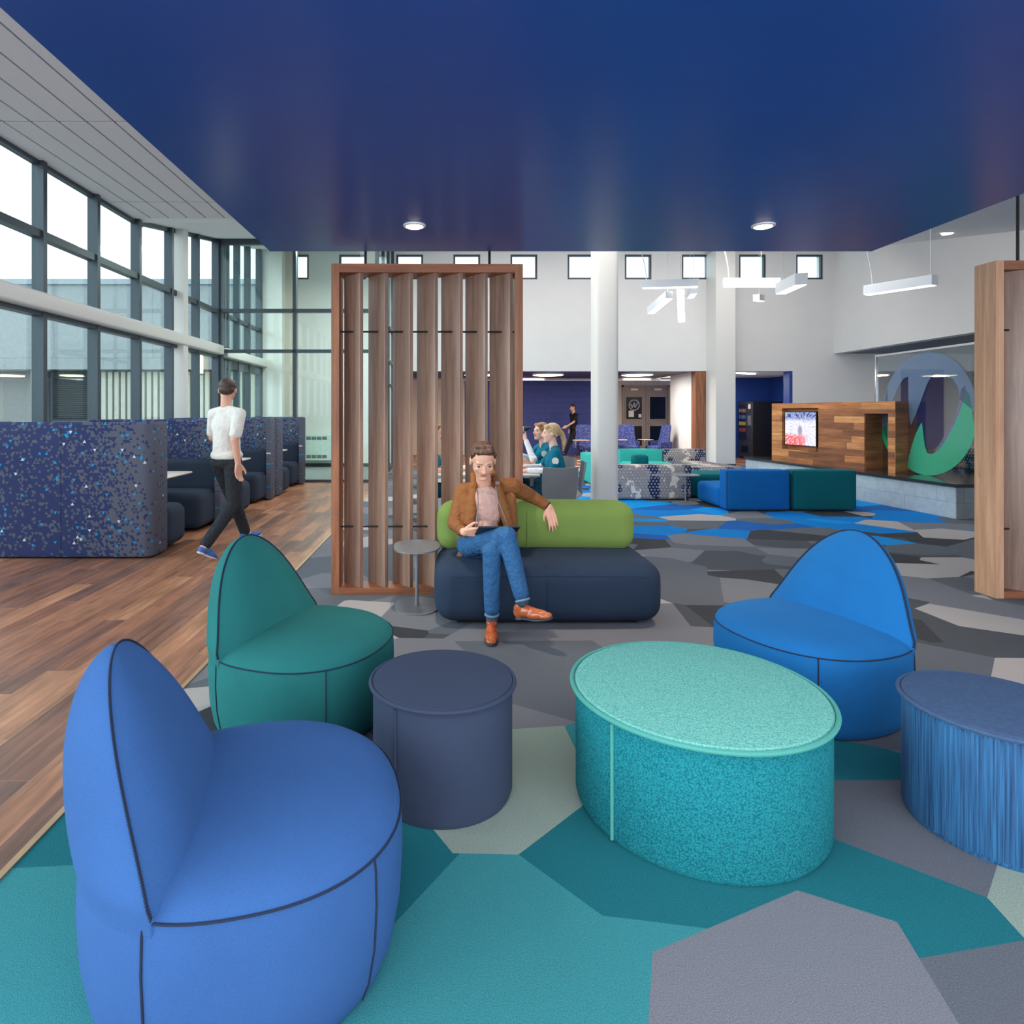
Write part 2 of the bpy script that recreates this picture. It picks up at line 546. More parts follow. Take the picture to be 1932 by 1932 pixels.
M['hex'] = mat_hexprint()
M['acoustic'] = plain('grey_acoustic_panel', (216, 215, 218), 0.9, var=0.04, nscale=160)
M['groove'] = plain('dark_ceiling_groove', (96, 96, 104), 0.9)
M['concrete'] = mat_blocks('precast_concrete', (150, 156, 160), 3.0, 3.1, 'x', (0.8, 0.8, 0.8), 0.85, 0.02, 0.05)
M['ground'] = plain('grey_pavement', (150, 150, 150), 0.9)


# ------------------------------------------------------------------ mesh helpers
class MB:
    """collects shapes in a bmesh, then links them as ONE mesh object"""

    def __init__(self):
        self.bm = bmesh.new()

    def _merge(self, b2):
        me = bpy.data.meshes.new('tmp')
        b2.to_mesh(me)
        b2.free()
        self.bm.from_mesh(me)
        bpy.data.meshes.remove(me)

    def box(self, c, s, rz=0.0, bevel=0.0, seg=3, rot=None, puff=0.0, cuts=0):
        b = bmesh.new()
        bmesh.ops.create_cube(b, size=1.0)
        for v in b.verts:
            v.co = Vector((v.co.x * s[0], v.co.y * s[1], v.co.z * s[2]))
        if bevel > 0:
            bmesh.ops.bevel(b, geom=list(b.edges), offset=min(bevel, min(s) * 0.49), segments=seg, profile=0.5, affect='EDGES')
        if puff:
            bmesh.ops.subdivide_edges(b, edges=[e for e in b.edges if e.calc_length() > min(s) * 0.3], cuts=5, use_grid_fill=True)
            for v in b.verts:
                q = [max(-1, min(1, 2 * v.co[i] / s[i])) for i in range(3)]
                for i in range(3):
                    j, kk = (i + 1) % 3, (i + 2) % 3
                    v.co[i] += puff * q[i] * max(0, 1 - q[j] ** 2) * max(0, 1 - q[kk] ** 2)
        m = (rot.to_4x4() if rot is not None else Matrix.Rotation(rz, 4, 'Z'))
        m = Matrix.Translation(c) @ m
        b.transform(m)
        self._merge(b)
        return self

    def span(self, x0, x1, y0, y1, z0, z1, bevel=0.0, seg=3, puff=0.0):
        return self.box(((x0 + x1) / 2, (y0 + y1) / 2, (z0 + z1) / 2), (abs(x1 - x0), abs(y1 - y0), abs(z1 - z0)), 0, bevel, seg, puff=puff)

    def tube(self, pts, r, n=10, close=False, caps=True):
        pts = [Vector(p) for p in pts]
        rs = r if isinstance(r, (list, tuple)) else [r] * len(pts)
        rings = []
        m = len(pts)
        prev = None
        for i, p in enumerate(pts):
            if close:
                t = pts[(i + 1) % m] - pts[i - 1]
            else:
                t = pts[min(i + 1, m - 1)] - pts[max(i - 1, 0)]
            t.normalize()
            if prev is None:
                a = Vector((0, 0, 1)) if abs(t.z) < 0.9 else Vector((1, 0, 0))
                u = t.cross(a).normalized()
            else:
                u = (prev - t * prev.dot(t)).normalized()
            prev = u
            w = t.cross(u)
            rings.append([self.bm.verts.new(p + (u * math.cos(2 * PI * j / n) + w * math.sin(2 * PI * j / n)) * rs[i]) for j in range(n)])
        for i in range(m if close else m - 1):
            a, b = rings[i], rings[(i + 1) % m]
            for j in range(n):
                self.bm.faces.new((a[j], a[(j + 1) % n], b[(j + 1) % n], b[j]))
        if caps and not close:
            self.bm.faces.new(list(reversed(rings[0])))
            self.bm.faces.new(rings[-1])
        return self

    def loft(self, rings, cap0=True, cap1=True):
        vr = [[self.bm.verts.new(p) for p in r] for r in rings]
        n = len(vr[0])
        for a, b in zip(vr[:-1], vr[1:]):
            for j in range(n):
                self.bm.faces.new((a[j], a[(j + 1) % n], b[(j + 1) % n], b[j]))
        if cap0:
            self.bm.faces.new(list(reversed(vr[0])))
        if cap1:
            self.bm.faces.new(vr[-1])
        return self

    def lathe(self, prof, n=48, c=(0, 0, 0)):
        rings = [[(c[0] + r * math.cos(2 * PI * j / n), c[1] + r * math.sin(2 * PI * j / n), c[2] + z) for j in range(n)] for r, z in prof]
        return self.loft(rings)

    def poly(self, pts, thick):
        """flat outline (3D points in one plane) given a thickness vector"""
        t = Vector(thick)
        a = [self.bm.verts.new(Vector(p)) for p in pts]
        b = [self.bm.verts.new(Vector(p) + t) for p in pts]
        n = len(pts)
        f1 = self.bm.faces.new(a)
        f2 = self.bm.faces.new(list(reversed(b)))
        for i in range(n):
            self.bm.faces.new((a[(i + 1) % n], a[i], b[i], b[(i + 1) % n]))
        bmesh.ops.triangulate(self.bm, faces=[f1, f2])
        return self

    def build(self, name, mat, parent=None, smooth=True, angle=40):
        bmesh.ops.recalc_face_normals(self.bm, faces=self.bm.faces)
        me = bpy.data.meshes.new(name)
        self.bm.to_mesh(me)
        self.bm.free()
        me.materials.append(M[mat] if isinstance(mat, str) else mat)
        if smooth:
            me.polygons.foreach_set('use_smooth', [True] * len(me.polygons))
            try:
                me.set_sharp_from_angle(angle=R(angle))
            except Exception:
                pass
        o = bpy.data.objects.new(name, me)
        C.objects.link(o)
        if parent is not None:
            o.parent = parent
        return o


def tag(o, label, cat, group=None):
    o['label'] = label
    o['category'] = cat
    if group:
        o['group'] = group
    return o


def thing(name, label, cat, loc=(0, 0, 0), rz=0.0, group=None):
    o = bpy.data.objects.new(name, None)
    o.empty_display_size = 0.1
    C.objects.link(o)
    o.location = loc
    o.rotation_euler = (0, 0, rz)
    return tag(o, label, cat, group)


def structure(o, label=None):
    o['kind'] = 'structure'
    if label:
        o['label'] = label
    return o


def struct_empty(name, loc=(0, 0, 0)):
    o = bpy.data.objects.new(name, None)
    C.objects.link(o)
    o.location = loc
    o['kind'] = 'structure'
    return o


def box_obj(name, mat, x0, x1, y0, y1, z0, z1, parent=None, bevel=0.0, smooth=True):
    return MB().span(x0, x1, y0, y1, z0, z1, bevel).build(name, mat, parent, smooth)


def dup(root, loc, rz, label=None, group=None):
    def cp(o, par):
        c = o.copy()
        C.objects.link(c)
        if par is not None:
            c.parent = par
        for ch in kids.get(o.name, []):
            cp(ch, c)
        return c
    kids = {}
    for o in bpy.data.objects:
        if o.parent:
            kids.setdefault(o.parent.name, []).append(o)
    r = cp(root, None)
    r.location = loc
    r.rotation_euler = (0, 0, rz)
    if label:
        r['label'] = label
    if group:
        r['group'] = group
    return r


def W(px, py, d):
    """point at distance d along the view axis, from a spot of the photograph"""
    return Vector(((px - VX) / F * d, d, H - (py - VY) / F * d))

# ================================================================== THE SETTING
XB = -1.40      # edge between plank floor and carpet
XL = -4.87      # left glazing plane
YB = 16.7       # back wall plane
XR = 10.31      # right upper wall plane
SZ, SY0, SY1, SX0, SX1 = 2.706, -3.0, 4.87, -1.39, 3.30   # the low blue soffit


def roof_z(y):
    return 2.59 + 0.19 * y


structure(box_obj('floor', 'carpet', XB, 14.2, -3.2, 16.75, -0.12, 0.0, smooth=False), 'grey faceted carpet')
structure(box_obj('floor', 'plank_floor', -5.6, XB, -3.2, 13.0, -0.12, 0.0, smooth=False), 'walnut plank floor')
structure(box_obj('floor', 'plank_floor', -1.6, 14.2, 16.75, 22.4, -0.12, 0.0, smooth=False), 'plank floor of the far bay')
structure(box_obj('floor', M['ott_navy'] if False else plain('grey_entry_mat', (120, 126, 124), 0.95, var=0.1, nscale=120),
                  XL, XB, 13.0, 16.75, -0.12, 0.0, smooth=False), 'grey entry mat')
structure(box_obj('trim_1', plain('brass_edge_strip', (196, 162, 128), 0.35, 0.5), XB - 0.012, XB + 0.012, -3.2, 13.0, 0.0, 0.006, smooth=False))

# low blue soffit, the flat acoustic ceiling beside it, the sloping white roof beyond
structure(box_obj('ceiling', 'soffit_blue', SX0, SX1, SY0, SY1, SZ, SZ + 0.9, smooth=False), 'deep blue painted low ceiling')
ac = structure(box_obj('ceiling', 'roof_white', XL - 0.1, SX0, SY0, 9.82, 4.43, 4.6, smooth=False), 'flat ceiling with grey grooved panels')
mb = MB()
x = SX0 - 0.02
i = 0
gx = [-3.685 + 0.2826 * j for j in range(-5, 9)]
rows = [9.54, 8.78, 6.35, 3.92, 1.49, -0.94, -3.0]
for ya, yb in zip(rows[1:], rows[:-1]):
    for xa, xb in zip(gx[:-1], gx[1:]):
        if xb > SX0 or xa < XL:
            continue
        mb.span(xa + 0.011, xb - 0.011, ya + 0.014, yb - 0.014, 4.408, 4.432)
    for xa in (gx[-1],):
        pass
mb.build('acoustic_panels', 'acoustic', ac, False)
box_obj('panel_backing', 'groove', XL + 0.02, SX0 - 0.01, -3.0, 9.54, 4.424, 4.4305, ac, smooth=False)


def slab_slope(name, mat, x0, x1, y0, y1, t=0.12):
    m = MB()
    b = m.bm
    vs_ = [b.verts.new(p) for p in [(x0, y0, roof_z(y0)), (x1, y0, roof_z(y0)), (x1, y1, roof_z(y1)), (x0, y1, roof_z(y1)),
                                    (x0, y0, roof_z(y0) + t), (x1, y0, roof_z(y0) + t), (x1, y1, roof_z(y1) + t), (x0, y1, roof_z(y1) + t)]]
    for f in ((0, 1, 2, 3), (7, 6, 5, 4), (0, 4, 5, 1), (1, 5, 6, 2), (2, 6, 7, 3), (3, 7, 4, 0)):
        b.faces.new([vs_[q] for q in f])
    return structure(m.build(name, mat, smooth=False), 'sloping white ceiling')


slab_slope('ceiling', 'roof_white', XL - 0.1, SX0, 9.82, YB + 0.2)
slab_slope('ceiling', 'roof_white', SX0, XR + 0.1, SY1, YB + 0.2)
structure(box_obj('ceiling', 'roof_white', SX1, XR + 0.1, -3.0, SY1, roof_z(SY1), roof_z(SY1) + 0.12, smooth=False), 'white ceiling right of the blue one')


def wall_holes(name, mat, x0, x1, z0, z1, y, t, holes):
    xs = sorted({x0, x1, *[h[0] for h in holes], *[h[1] for h in holes]})
    zs = sorted({z0, z1, *[h[2] for h in holes], *[h[3] for h in holes]})
    m = MB()
    for a, b in zip(xs[:-1], xs[1:]):
        for c, d in zip(zs[:-1], zs[1:]):
            cx, cz = (a + b) / 2, (c + d) / 2
            if any(h[0] < cx < h[1] and h[2] < cz < h[3] for h in holes):
                continue
            m.span(a, b, y, y + t, c, d)
    bmesh.ops.remove_doubles(m.bm, verts=m.bm.verts, dist=0.0005)
    seen = {}
    for f in list(m.bm.faces):
        key = tuple(sorted(v.index for v in f.verts))
        seen.setdefault(key, []).append(f)
    kill = [f for fs in seen.values() if len(fs) > 1 for f in fs]
    bmesh.ops.delete(m.bm, geom=kill, context='FACES')
    return structure(m.build(name, mat, smooth=False))


# back wall with a row of small square windows and two openings
LZ = 2.556
wz0, wz1 = H + (778 - 527) / F * YB, H + (778 - 480) / F * YB
wins = []
for kx in range(10):
    px = 532 + 107.8 * kx
    xa, xb = (px - VX) / F * YB, (px + 50.5 - VX) / F * YB
    wins.append((xa, xb, wz0, wz1))
holes = list(wins) + [(-1.30, 6.9, -0.05, LZ), (7.68, 9.2, -0.05, LZ)]
wall_holes('wall_back', 'white', XL - 0.1, 14.2, -0.05, 6.0, YB, 0.3, holes)
for kx, (xa, xb, za, zb) in enumerate(wins):
    w_ = struct_empty('window_%d' % (kx + 2), ((xa + xb) / 2, YB, za))
    m = MB()
    f_ = 0.05
    cx = (xb - xa) / 2
    hz = zb - za
    m.span(-cx, cx, 0.02, 0.10, 0, f_).span(-cx, cx, 0.02, 0.10, hz - f_, hz)
    m.span(-cx, -cx + f_, 0.02, 0.10, f_, hz - f_).span(cx - f_, cx, 0.02, 0.10, f_, hz - f_)
    m.build('window_frame', 'mullion', w_, False)
    box_obj('window_pane', 'glass_clear', -cx + f_, cx - f_, 0.05, 0.06, f_, hz - f_, w_, smooth=False)

# pilaster in front of the back wall, round-cornered column by the sofa
structure(box_obj('wall_pilaster', 'white_col', 6.90, 7.40, 16.1, YB, 0.0, roof_z(16.1), smooth=False), 'white pilaster')
structure(box_obj('baseboard_pilaster', 'dark_base', 6.89, 7.41, 16.085, YB, 0.0, 0.12, smooth=False))
structure(box_obj('trim_2', 'wood_dark', 6.62, 6.90, YB + 0.02, YB + 0.32, 0.0, LZ, smooth=False), 'wood lining of the bay opening')
colm = structure(box_obj('column', 'white_col', 1.93, 2.245, 8.2, 8.52, 0.0, roof_z(8.5), bevel=0.06), 'white round-cornered column')

# the bay behind: blue block wall, beige walls, doors, ceiling with discs
structure(box_obj('wall_bay', 'blue_block', 0.55, 5.72, 21.6, 21.8, 0, LZ, smooth=False), 'royal blue painted block wall')
structure(box_obj('wall_bay', 'beige', 5.72, 8.6, 21.6, 21.8, 0, LZ, smooth=False), 'beige wall round the double door')
structure(box_obj('wall_bay', 'beige', -1.6, 0.55, 21.2, 21.8, 0, LZ, smooth=False), 'beige wall')
structure(box_obj('wall_bay_left', 'beige', -1.55, -1.40, YB + 0.3, 21.8, 0, LZ, smooth=False))
mbw = MB()
mbw.poly([(6.86, 18.70, 0), (6.86, 18.85, 0), (6.70, 18.85, 0), (6.62, 17.0, 0), (6.88, 17.0, 0)], (0, 0, LZ))
structure(mbw.build('wall_bay_right', 'white', smooth=False))
wp = MB()
wp.span(6.87, 7.7, 18.7, 18.85, 0, LZ)
structure(wp.build('wall_bay_return', 'white', smooth=False))
structure(box_obj('ceiling', 'blue_ceiling', -1.4, 5.1, YB + 0.3, 20.3, LZ, LZ + 0.1, smooth=False), 'navy bay ceiling')
structure(box_obj('ceiling', 'bay_ceiling', 5.1, 6.75, YB + 0.3, 20.3, LZ, LZ + 0.1, smooth=False), 'grey bay ceiling')
structure(box_obj('ceiling', 'white', -1.4, 8.6, 20.38, 21.6, LZ + 0.02, LZ + 0.1, smooth=False), 'pale strip of bay ceiling')
structure(box_obj('trim_3', 'beige', -1.4, 6.9, 20.3, 20.38, LZ - 0.06, LZ + 0.1, smooth=False), 'pale cove strip')

# vending recess
structure(box_obj('wall_recess', 'blue_paint', 7.4, 11.5, 20.0, 20.2, 0, LZ, smooth=False), 'royal blue recess wall')
structure(box_obj('wall_recess_left', 'white', 7.45, 7.68, YB + 0.3, 20.0, 0, LZ, smooth=False))
structure(box_obj('wall_recess_right', 'blue_paint', 10.3, 10.5, YB + 0.3, 20.0, 0, LZ, smooth=False))
structure(box_obj('trim_4', 'blue_paint', 9.12, 9.2, YB - 0.005, YB + 0.3, 0, LZ, smooth=False))
structure(box_obj('ceiling', 'roof_white', 7.45, 10.5, YB + 0.3, 20.0, LZ, LZ + 0.1, smooth=False), 'recess ceiling')

# right: upper wall carried over the stage, grey soffit, far right wall
structure(box_obj('wall_right_upper', 'white', XR, XR + 0.25, -3.0, YB, 3.02, roof_z(YB) + 0.2, smooth=False))
structure(box_obj('ceiling', 'grey_paint', XR + 0.25, 14.2, -3.0, YB, 3.02, 3.15, smooth=False), 'grey ceiling over the stage')
structure(box_obj('wall_right', 'beige', 14.0, 14.2, -3.0, YB, 0, 3.1, smooth=False))
structure(box_obj('wall_stage', 'blue_paint', 12.1, 13.2, YB - 0.06, YB, 0.3, 2.6, smooth=False), 'blue panel behind the glass')  # panel added for the blue reflected in the glass

# stage platform: stone riser, dark slab
pf = [(6.48, 13.7), (6.87, 8.46), (14.0, 8.46), (14.0, 13.7)]


def shrink(pts, d):
    cx = sum(p[0] for p in pts) / 4
    cy = sum(p[1] for p in pts) / 4
    return [(p[0] + d * (1 if p[0] < cx else 0), p[1] + d * (1 if p[1] < cy else -1)) for p in pts]


inner = shrink(pf, 0.03)
structure(MB().poly([(a, b, 0) for a, b in inner], (0, 0, 0.43)).build('platform', 'stone', smooth=False), 'pale stone block stage platform')
structure(box_obj('platform_end', 'stone_x', 6.90, 14.0, 8.475, 8.489, 0, 0.43, smooth=False), 'grey stone end of stage platform')
structure(MB().poly([(a, b, 0.43) for a, b in pf], (0, 0, 0.045)).build('platform_top', 'granite', smooth=False), 'black granite stage top')

# left: glazed curtain wall ------------------------------------------------
ym = [-0.55, 0.58, 1.71, 2.84, 3.97, 5.10, 6.23, 7.36, 8.49, 9.64, 10.77, 11.90, 12.93]
cw = struct_empty('window_1', (XL, 8, 0))
cw['label'] = 'tall glazed wall with charcoal mullions on the left'


def at_root(o, root):
    o.parent = root
    o.matrix_parent_inverse = Matrix.Translation(-Vector(root.location))
    return o


def top_z(y):
    return 4.43 if y < 9.82 else roof_z(y)


for y in ym:
    at_root(box_obj('mullion', 'mullion', XL - 0.02, XL + 0.12, y - 0.035, y + 0.035, 0, top_z(y) + 0.02, smooth=False), cw)
for za in (0.0, 1.12, 3.50):
    at_root(box_obj('transom', 'mullion', XL - 0.015, XL + 0.10, -1, 13.0, za, za + 0.09, smooth=False), cw)
at_root(box_obj('transom', 'mullion', XL - 0.015, XL + 0.11, -1, 13.0, 2.58, 2.64, smooth=False), cw)
hb = MB()
for (y0, y1) in ((-1, 9.82), (9.82, 13.0)):
    pts = [(XL - 0.01, y0, top_z(y0 + 0.001)), (XL - 0.01, y1, top_z(y1 - 0.001)), (XL - 0.01, y1, top_z(y1 - 0.001) - 0.07), (XL - 0.01, y0, top_z(y0 + 0.001) - 0.07)]
    if y0 > 9:
        pts = [(XL - 0.01, y0, roof_z(y0) + 0.0), (XL - 0.01, y1, roof_z(y1)), (XL - 0.01, y1, roof_z(y1) - 0.07), (XL - 0.01, y0, roof_z(y0) - 0.07)]
    hb.poly(pts, (0.08, 0, 0))
at_root(hb.build('head_frame', 'mullion', smooth=False), cw)
at_root(box_obj('glass_pane', 'glass_clear', XL + 0.02, XL + 0.03, -1, 13.0, 0.05, 5.0, smooth=False), cw)
beam = structure(box_obj('trim_beam', 'white_col', XL + 0.02, XL + 0.25, -1, 12.88, 2.635, 2.83, bevel=0.03))
structure(box_obj('column_glazing', 'white_col', XL + 0.005, XL + 0.215, 10.97, 11.17, 0, roof_z(11) + 0.02, smooth=False), 'white steel column at glazing')

# vestibule glazing facing the room and its own left glazing with doors
vg = struct_empty('window_12', (-3, 13, 0))
vg['label'] = 'glazed vestibule front'
for x0, x1 in ((XL, XL + 0.16), (-3.232, -3.165), (XB - 0.12, XB - 0.05)):
    at_root(box_obj('mullion', 'mullion', x0, x1, 12.95, 13.08, 0, roof_z(13), smooth=False), vg)
for z0, z1 in ((0.0, 0.05), (2.688, 2.755), (3.525, 3.60), (roof_z(13) - 0.12, roof_z(13) + 0.01)):
    at_root(box_obj('transom', 'mullion', XL, XB - 0.05, 12.95, 13.06, z0, z1, smooth=False), vg)
at_root(box_obj('glass_pane', 'glass_green', XL, XB - 0.05, 13.0, 13.012, 0.05, roof_z(13), smooth=False), vg)
vr = struct_empty('window_13', (-1.49, 14.8, 0))
vr['label'] = 'glazed vestibule side'
for y in (14.2, 15.4, 16.62):
    at_root(box_obj('mullion', 'mullion', XB - 0.12, XB - 0.05, y - 0.03, y + 0.03, 0, roof_z(y), smooth=False), vr)
for z0, z1 in ((0.0, 0.1), (2.1, 2.16), (2.688, 2.755), (3.525, 3.60)):
    at_root(box_obj('transom', 'mullion', XB - 0.12, XB - 0.05, 13.0, YB, z0, z1, smooth=False), vr)
at_root(box_obj('glass_pane', 'glass_green', XB - 0.09, XB - 0.08, 13.06, YB, 0.05, 5.1, smooth=False), vr)
vl = struct_empty('window_14', (XL, 14.8, 0))
vl['label'] = 'glazed entrance side of vestibule'
for y in (13.35, 13.55, 14.25, 15.0, 15.9, 16.4):
    at_root(box_obj('mullion', 'mullion', XL - 0.03, XL + 0.11, y - 0.035, y + 0.035, 0, roof_z(y), smooth=False), vl)
for z0, z1 in ((2.40, 2.60), (3.50, 3.58), (0, 0.1)):
    at_root(box_obj('transom', 'mullion', XL - 0.01, XL + 0.09, 13.0, 16.5, z0, z1, smooth=False), vl)
at_root(box_obj('glass_pane', 'glass_clear', XL + 0.02, XL + 0.03, 13.06, 16.5, 0.05, 5.5, smooth=False), vl)
structure(box_obj('trim_beam', 'white_col', XL + 0.02, XL + 0.25, 13.1, 16.0, 2.60, 2.80, bevel=0.03))
structure(box_obj('column_vestibule', 'white_col', -4.75, -4.25, 15.95, 16.35, 0, roof_z(16), smooth=False), 'white vestibule column')
structure(box_obj('wall_vestibule', 'beige', -4.25, -4.02, 16.3, YB, 0, roof_z(16.3), smooth=False))
structure(box_obj('baseboard_vestibule', 'dark_base', -4.7, XB - 0.12, YB - 0.02, YB, 0, 0.09, smooth=False))

# outside: pavement, neighbouring precast building
structure(box_obj('ground_outside', 'ground', -40, XL - 0.1, -6, 60, -0.3, -0.15, smooth=False))

bld = thing('concrete_building', 'grey precast concrete building outside beyond the glazed wall', 'building', (-14, 19, -0.15))


def b_(nm, mt, x0, x1, y0, y1, z0, z1):
    return at_root(box_obj(nm, mt, x0, x1, y0, y1, z0, z1, smooth=False), bld)


b_('wall', 'concrete', -30, XL - 0.3, 19.0, 25.0, 2.76, 5.34)
b_('wall_lower', plain('shaded_render_concrete', (150, 150, 146), 0.9), -30, XL - 0.3, 19.5, 24.9, -0.15, 2.76)  # lower wall in an even grey render
b_('parapet', plain('blue_grey_coping', (150, 164, 174), 0.5), -30, XL - 0.25, 18.93, 25.05, 5.34, 5.50)
lv = MB()
for q in range(26):
    lv.box((-11.6, 19.3, 1.25 + q * 0.058), (1.25, 0.10, 0.02), rot=Euler((R(35), 0, 0)).to_matrix())
at_root(lv.build('louver', 'dark_base', smooth=False), bld)
b_('louver_frame', 'metal_grey', -12.35, -10.85, 19.38, 19.5, -0.15, 2.74)
b_('pier', 'concrete', -12.75, -12.4, 19.05, 19.5, -0.15, 2.76)
pl = MB()
x = -10.7
while x < -5.4:
    pl.span(x, x + 0.13, 19.25, 19.5, -0.15, 2.7)
    x += 0.2
at_root(pl.build('ribbed_cladding', plain('cream_ribbed_cladding', (196, 194, 182), 0.8), smooth=False), bld)
sc_ = thing('wall_lantern', 'lit warm lantern fixed to the concrete building outside', 'lamp', (-7.6, 18.95, 2.6))  # lit box added in place of a warm reflection
MB().span(-0.16, 0.16, -0.12, 0.0, 0.02, 0.62, 0.01).build('lantern_box', emit('warm_lantern', (255, 214, 160), 2.2), sc_)
MB().span(-0.19, 0.19, -0.15, 0.0, 0.62, 0.66).build('lantern_cap', 'mullion', sc_, False)
MB().span(-0.19, 0.19, -0.15, 0.0, -0.02, 0.02).build('lantern_base', 'mullion', sc_, False)

# double door of the bay
dr = struct_empty('door_1', (6.80, 21.6, 0))
dr['label'] = 'taupe double door with small dark windows'
x0d, x1d = (1173 - VX) / F * 21.6, (1261.5 - VX) / F * 21.6
xm = (x0d + x1d) / 2
zt = H + (778 - 727) / F * 21.6
for a, b in ((x0d, xm - 0.005), (xm + 0.005, x1d)):
    at_root(box_obj('door_leaf', 'door_taupe', a + 0.05 * (a == x0d), b - 0.05 * (b == x1d), 21.54, 21.59, 0.02, zt - 0.06, smooth=False), dr)
    c = (a + b) / 2
    for z0, z1 in ((0.30, 0.98), (1.22, 1.98)):
        at_root(box_obj('door_window', 'dark_pane', c - 0.27, c + 0.27, 21.525, 21.545, z0, z1, smooth=False), dr)
        m = MB()
        m.span(c - 0.31, c + 0.31, 21.52, 21.54, z0 - 0.04, z0).span(c - 0.31, c + 0.31, 21.52, 21.54, z1, z1 + 0.04)
        m.span(c - 0.31, c - 0.27, 21.52, 21.54, z0, z1).span(c + 0.27, c + 0.31, 21.52, 21.54, z0, z1)
        at_root(m.build('window_bead', 'door_taupe', smooth=False), dr)
    at_root(box_obj('door_closer', 'table_white', c - 0.12, c + 0.12, 21.47, 21.54, zt - 0.18, zt - 0.11, smooth=False), dr)
at_root(MB().span(x0d, x0d + 0.05, 21.5, 21.6, 0, zt).span(x1d - 0.05, x1d, 21.5, 21.6, 0, zt).span(x0d, x1d, 21.5, 21.6, zt - 0.06, zt).build('door_frame', 'door_taupe', smooth=False), dr)
at_root(MB().tube([(xm + 0.05, 21.52, 1.08), (xm + 0.05, 21.46, 1.08), (xm + 0.18, 21.46, 1.07)], 0.012).build('door_handle', 'chrome'), dr)


def emblem_polys(P, wide=False):
    """the round badge with a slanted W cut out of it; P maps local (u, v) in -1..1 to a 3D point"""
    out = []
    n = 40
    ring = []
    # left part of ring + two slanted strokes, traced as separate closed outlines
    def arc(a0, a1, r, k=24):
        return [(r * math.cos(R(a0 + (a1 - a0) * i / k)), r * math.sin(R(a0 + (a1 - a0) * i / k))) for i in range(k + 1)]
    out.append(arc(0, 180, 1.0) + arc(180, 0, 0.84))
    out.append(arc(180, 360, 1.0) + arc(360, 180, 0.84))
    zz = [(-0.62, 0.25), (-0.38, -0.55), (0.05, 0.55), (0.12, -0.55), (0.66, 0.45)]
    for (ax_, ay_), (bx_, by_) in zip(zz[:-1], zz[1:]):
        out.append([(ax_ - 0.09, ay_), (ax_ + 0.09, ay_), (bx_ + 0.09, by_), (bx_ - 0.09, by_)])
    return [[P(u, v) for u, v in o] for o in out]


cwin = (x0d + xm) / 2
eb = MB()
for o in emblem_polys(lambda u, v: (cwin + 0.0 + u * 0.19, 21.515, 1.70 + v * 0.19)):
    eb.poly(o, (0, 0.006, 0))
at_root(eb.build('emblem', plain('pale_decal', (170, 170, 180), 0.6), smooth=False), dr)
for cx, cz, wx, wz in ((cwin - 0.1, 1.40, 0.09, 0.11), (cwin + 0.2, 1.33, 0.05, 0.06)):
    at_root(box_obj('notice', 'table_white', cx - wx, cx + wx, 21.512, 21.52, cz - wz, cz + wz, smooth=False), dr)

# a radiator cabinet inside the vestibule
hc = thing('heater_cabinet', 'white wall heater cabinet with grilles behind the vestibule glass', 'heater', (-3.45, YB - 0.02, 0.18))
MB().span(-0.36, 0.36, -0.2, 0, 0, 0.69, 0.01).build('cabinet', plain('white_enamel', (206, 222, 214), 0.5), hc, False)
for z0 in (0.06, 0.545):
    m = MB()
    for q in range(4):
        m.span(-0.30 + q * 0.14, -0.18 + q * 0.14, -0.206, -0.2, z0, z0 + 0.085)
    m.build('grille', 'metal_grey', hc, False)

# ------------------------------------------------------------------ lights in the ceilings
for dx, dy, lab in ((-0.228, 4.19, 'round recessed downlight in blue ceiling above the wood screen and sofa'),
                    (2.113, 4.19, 'round recessed downlight at the right of the blue ceiling')):
    t = thing('downlight', lab, 'downlight', (dx, dy, SZ), 0, 'downlights in the blue ceiling')
    MB().lathe([(0.062, -0.012), (0.075, -0.008), (0.076, 0.0)], 32).build('trim_ring', 'lamp_white', t)
    MB().lathe([(0.0005, -0.016), (0.052, -0.015), (0.060, -0.011)], 32).build('lens', 'down_emit', t)
    sp = bpy.data.lights.new('downlight_beam', 'SPOT')
    sp.energy = 85
    sp.spot_size = R(80)
    sp.spot_blend = 0.7
    sp.shadow_soft_size = 0.05
    sp.color = (1.0, 0.83, 0.62)
    so = bpy.data.objects.new('downlight_beam', sp)
    C.objects.link(so)
    so.location = (0, 0, -0.03)
    so.parent = t
for cx, dy, mt, col, lab in ((1034, 17.75, 'disc_warm', (1, .85, .65), 'large round warm disc light in the navy bay ceiling'),
                             (1202, 17.75, 'disc_cool', (1, .94, .88), 'large round white disc light in the grey bay ceiling'),
                             (905, 17.75, 'disc_warm', (1, .85, .65), 'large round warm disc light behind the wood screen')):
    xx = (cx - VX) / F * dy
    t = thing('disc_light', lab, 'ceiling light', (xx, dy, LZ - 0.001), 0, 'round bay ceiling lights')
    MB().lathe([(0.44, -0.05), (0.445, -0.02), (0.44, 0.0)], 48).build('trim_ring', 'lamp_white', t)
    MB().lathe([(0.001, -0.062), (0.40, -0.06), (0.43, -0.05)], 48).build('lens', mt, t)
    l = bpy.data.lights.new('disc_glow', 'AREA')
    l.shape = 'DISK'
    l.size = 0.8
    l.energy = 42
    l.color = col
    lo = bpy.data.objects.new('disc_glow', l)
    C.objects.link(lo)
    lo.location = (0, 0, -0.07)
    lo.parent = t
for nm, x0, x1, y0, y1, lab in (('strip_light', 1.95, 3.1, 20.24, 20.30, 'thin white strip light below the navy bay ceiling'),
                                ('strip_light', 5.7, 6.55, 20.24, 20.30, 'thin white strip light above the double door')):
    o = box_obj(nm, 'disc_cool', x0, x1, y0, y1, LZ - 0.06, LZ - 0.03, smooth=False)
    tag(o, lab, 'strip light')
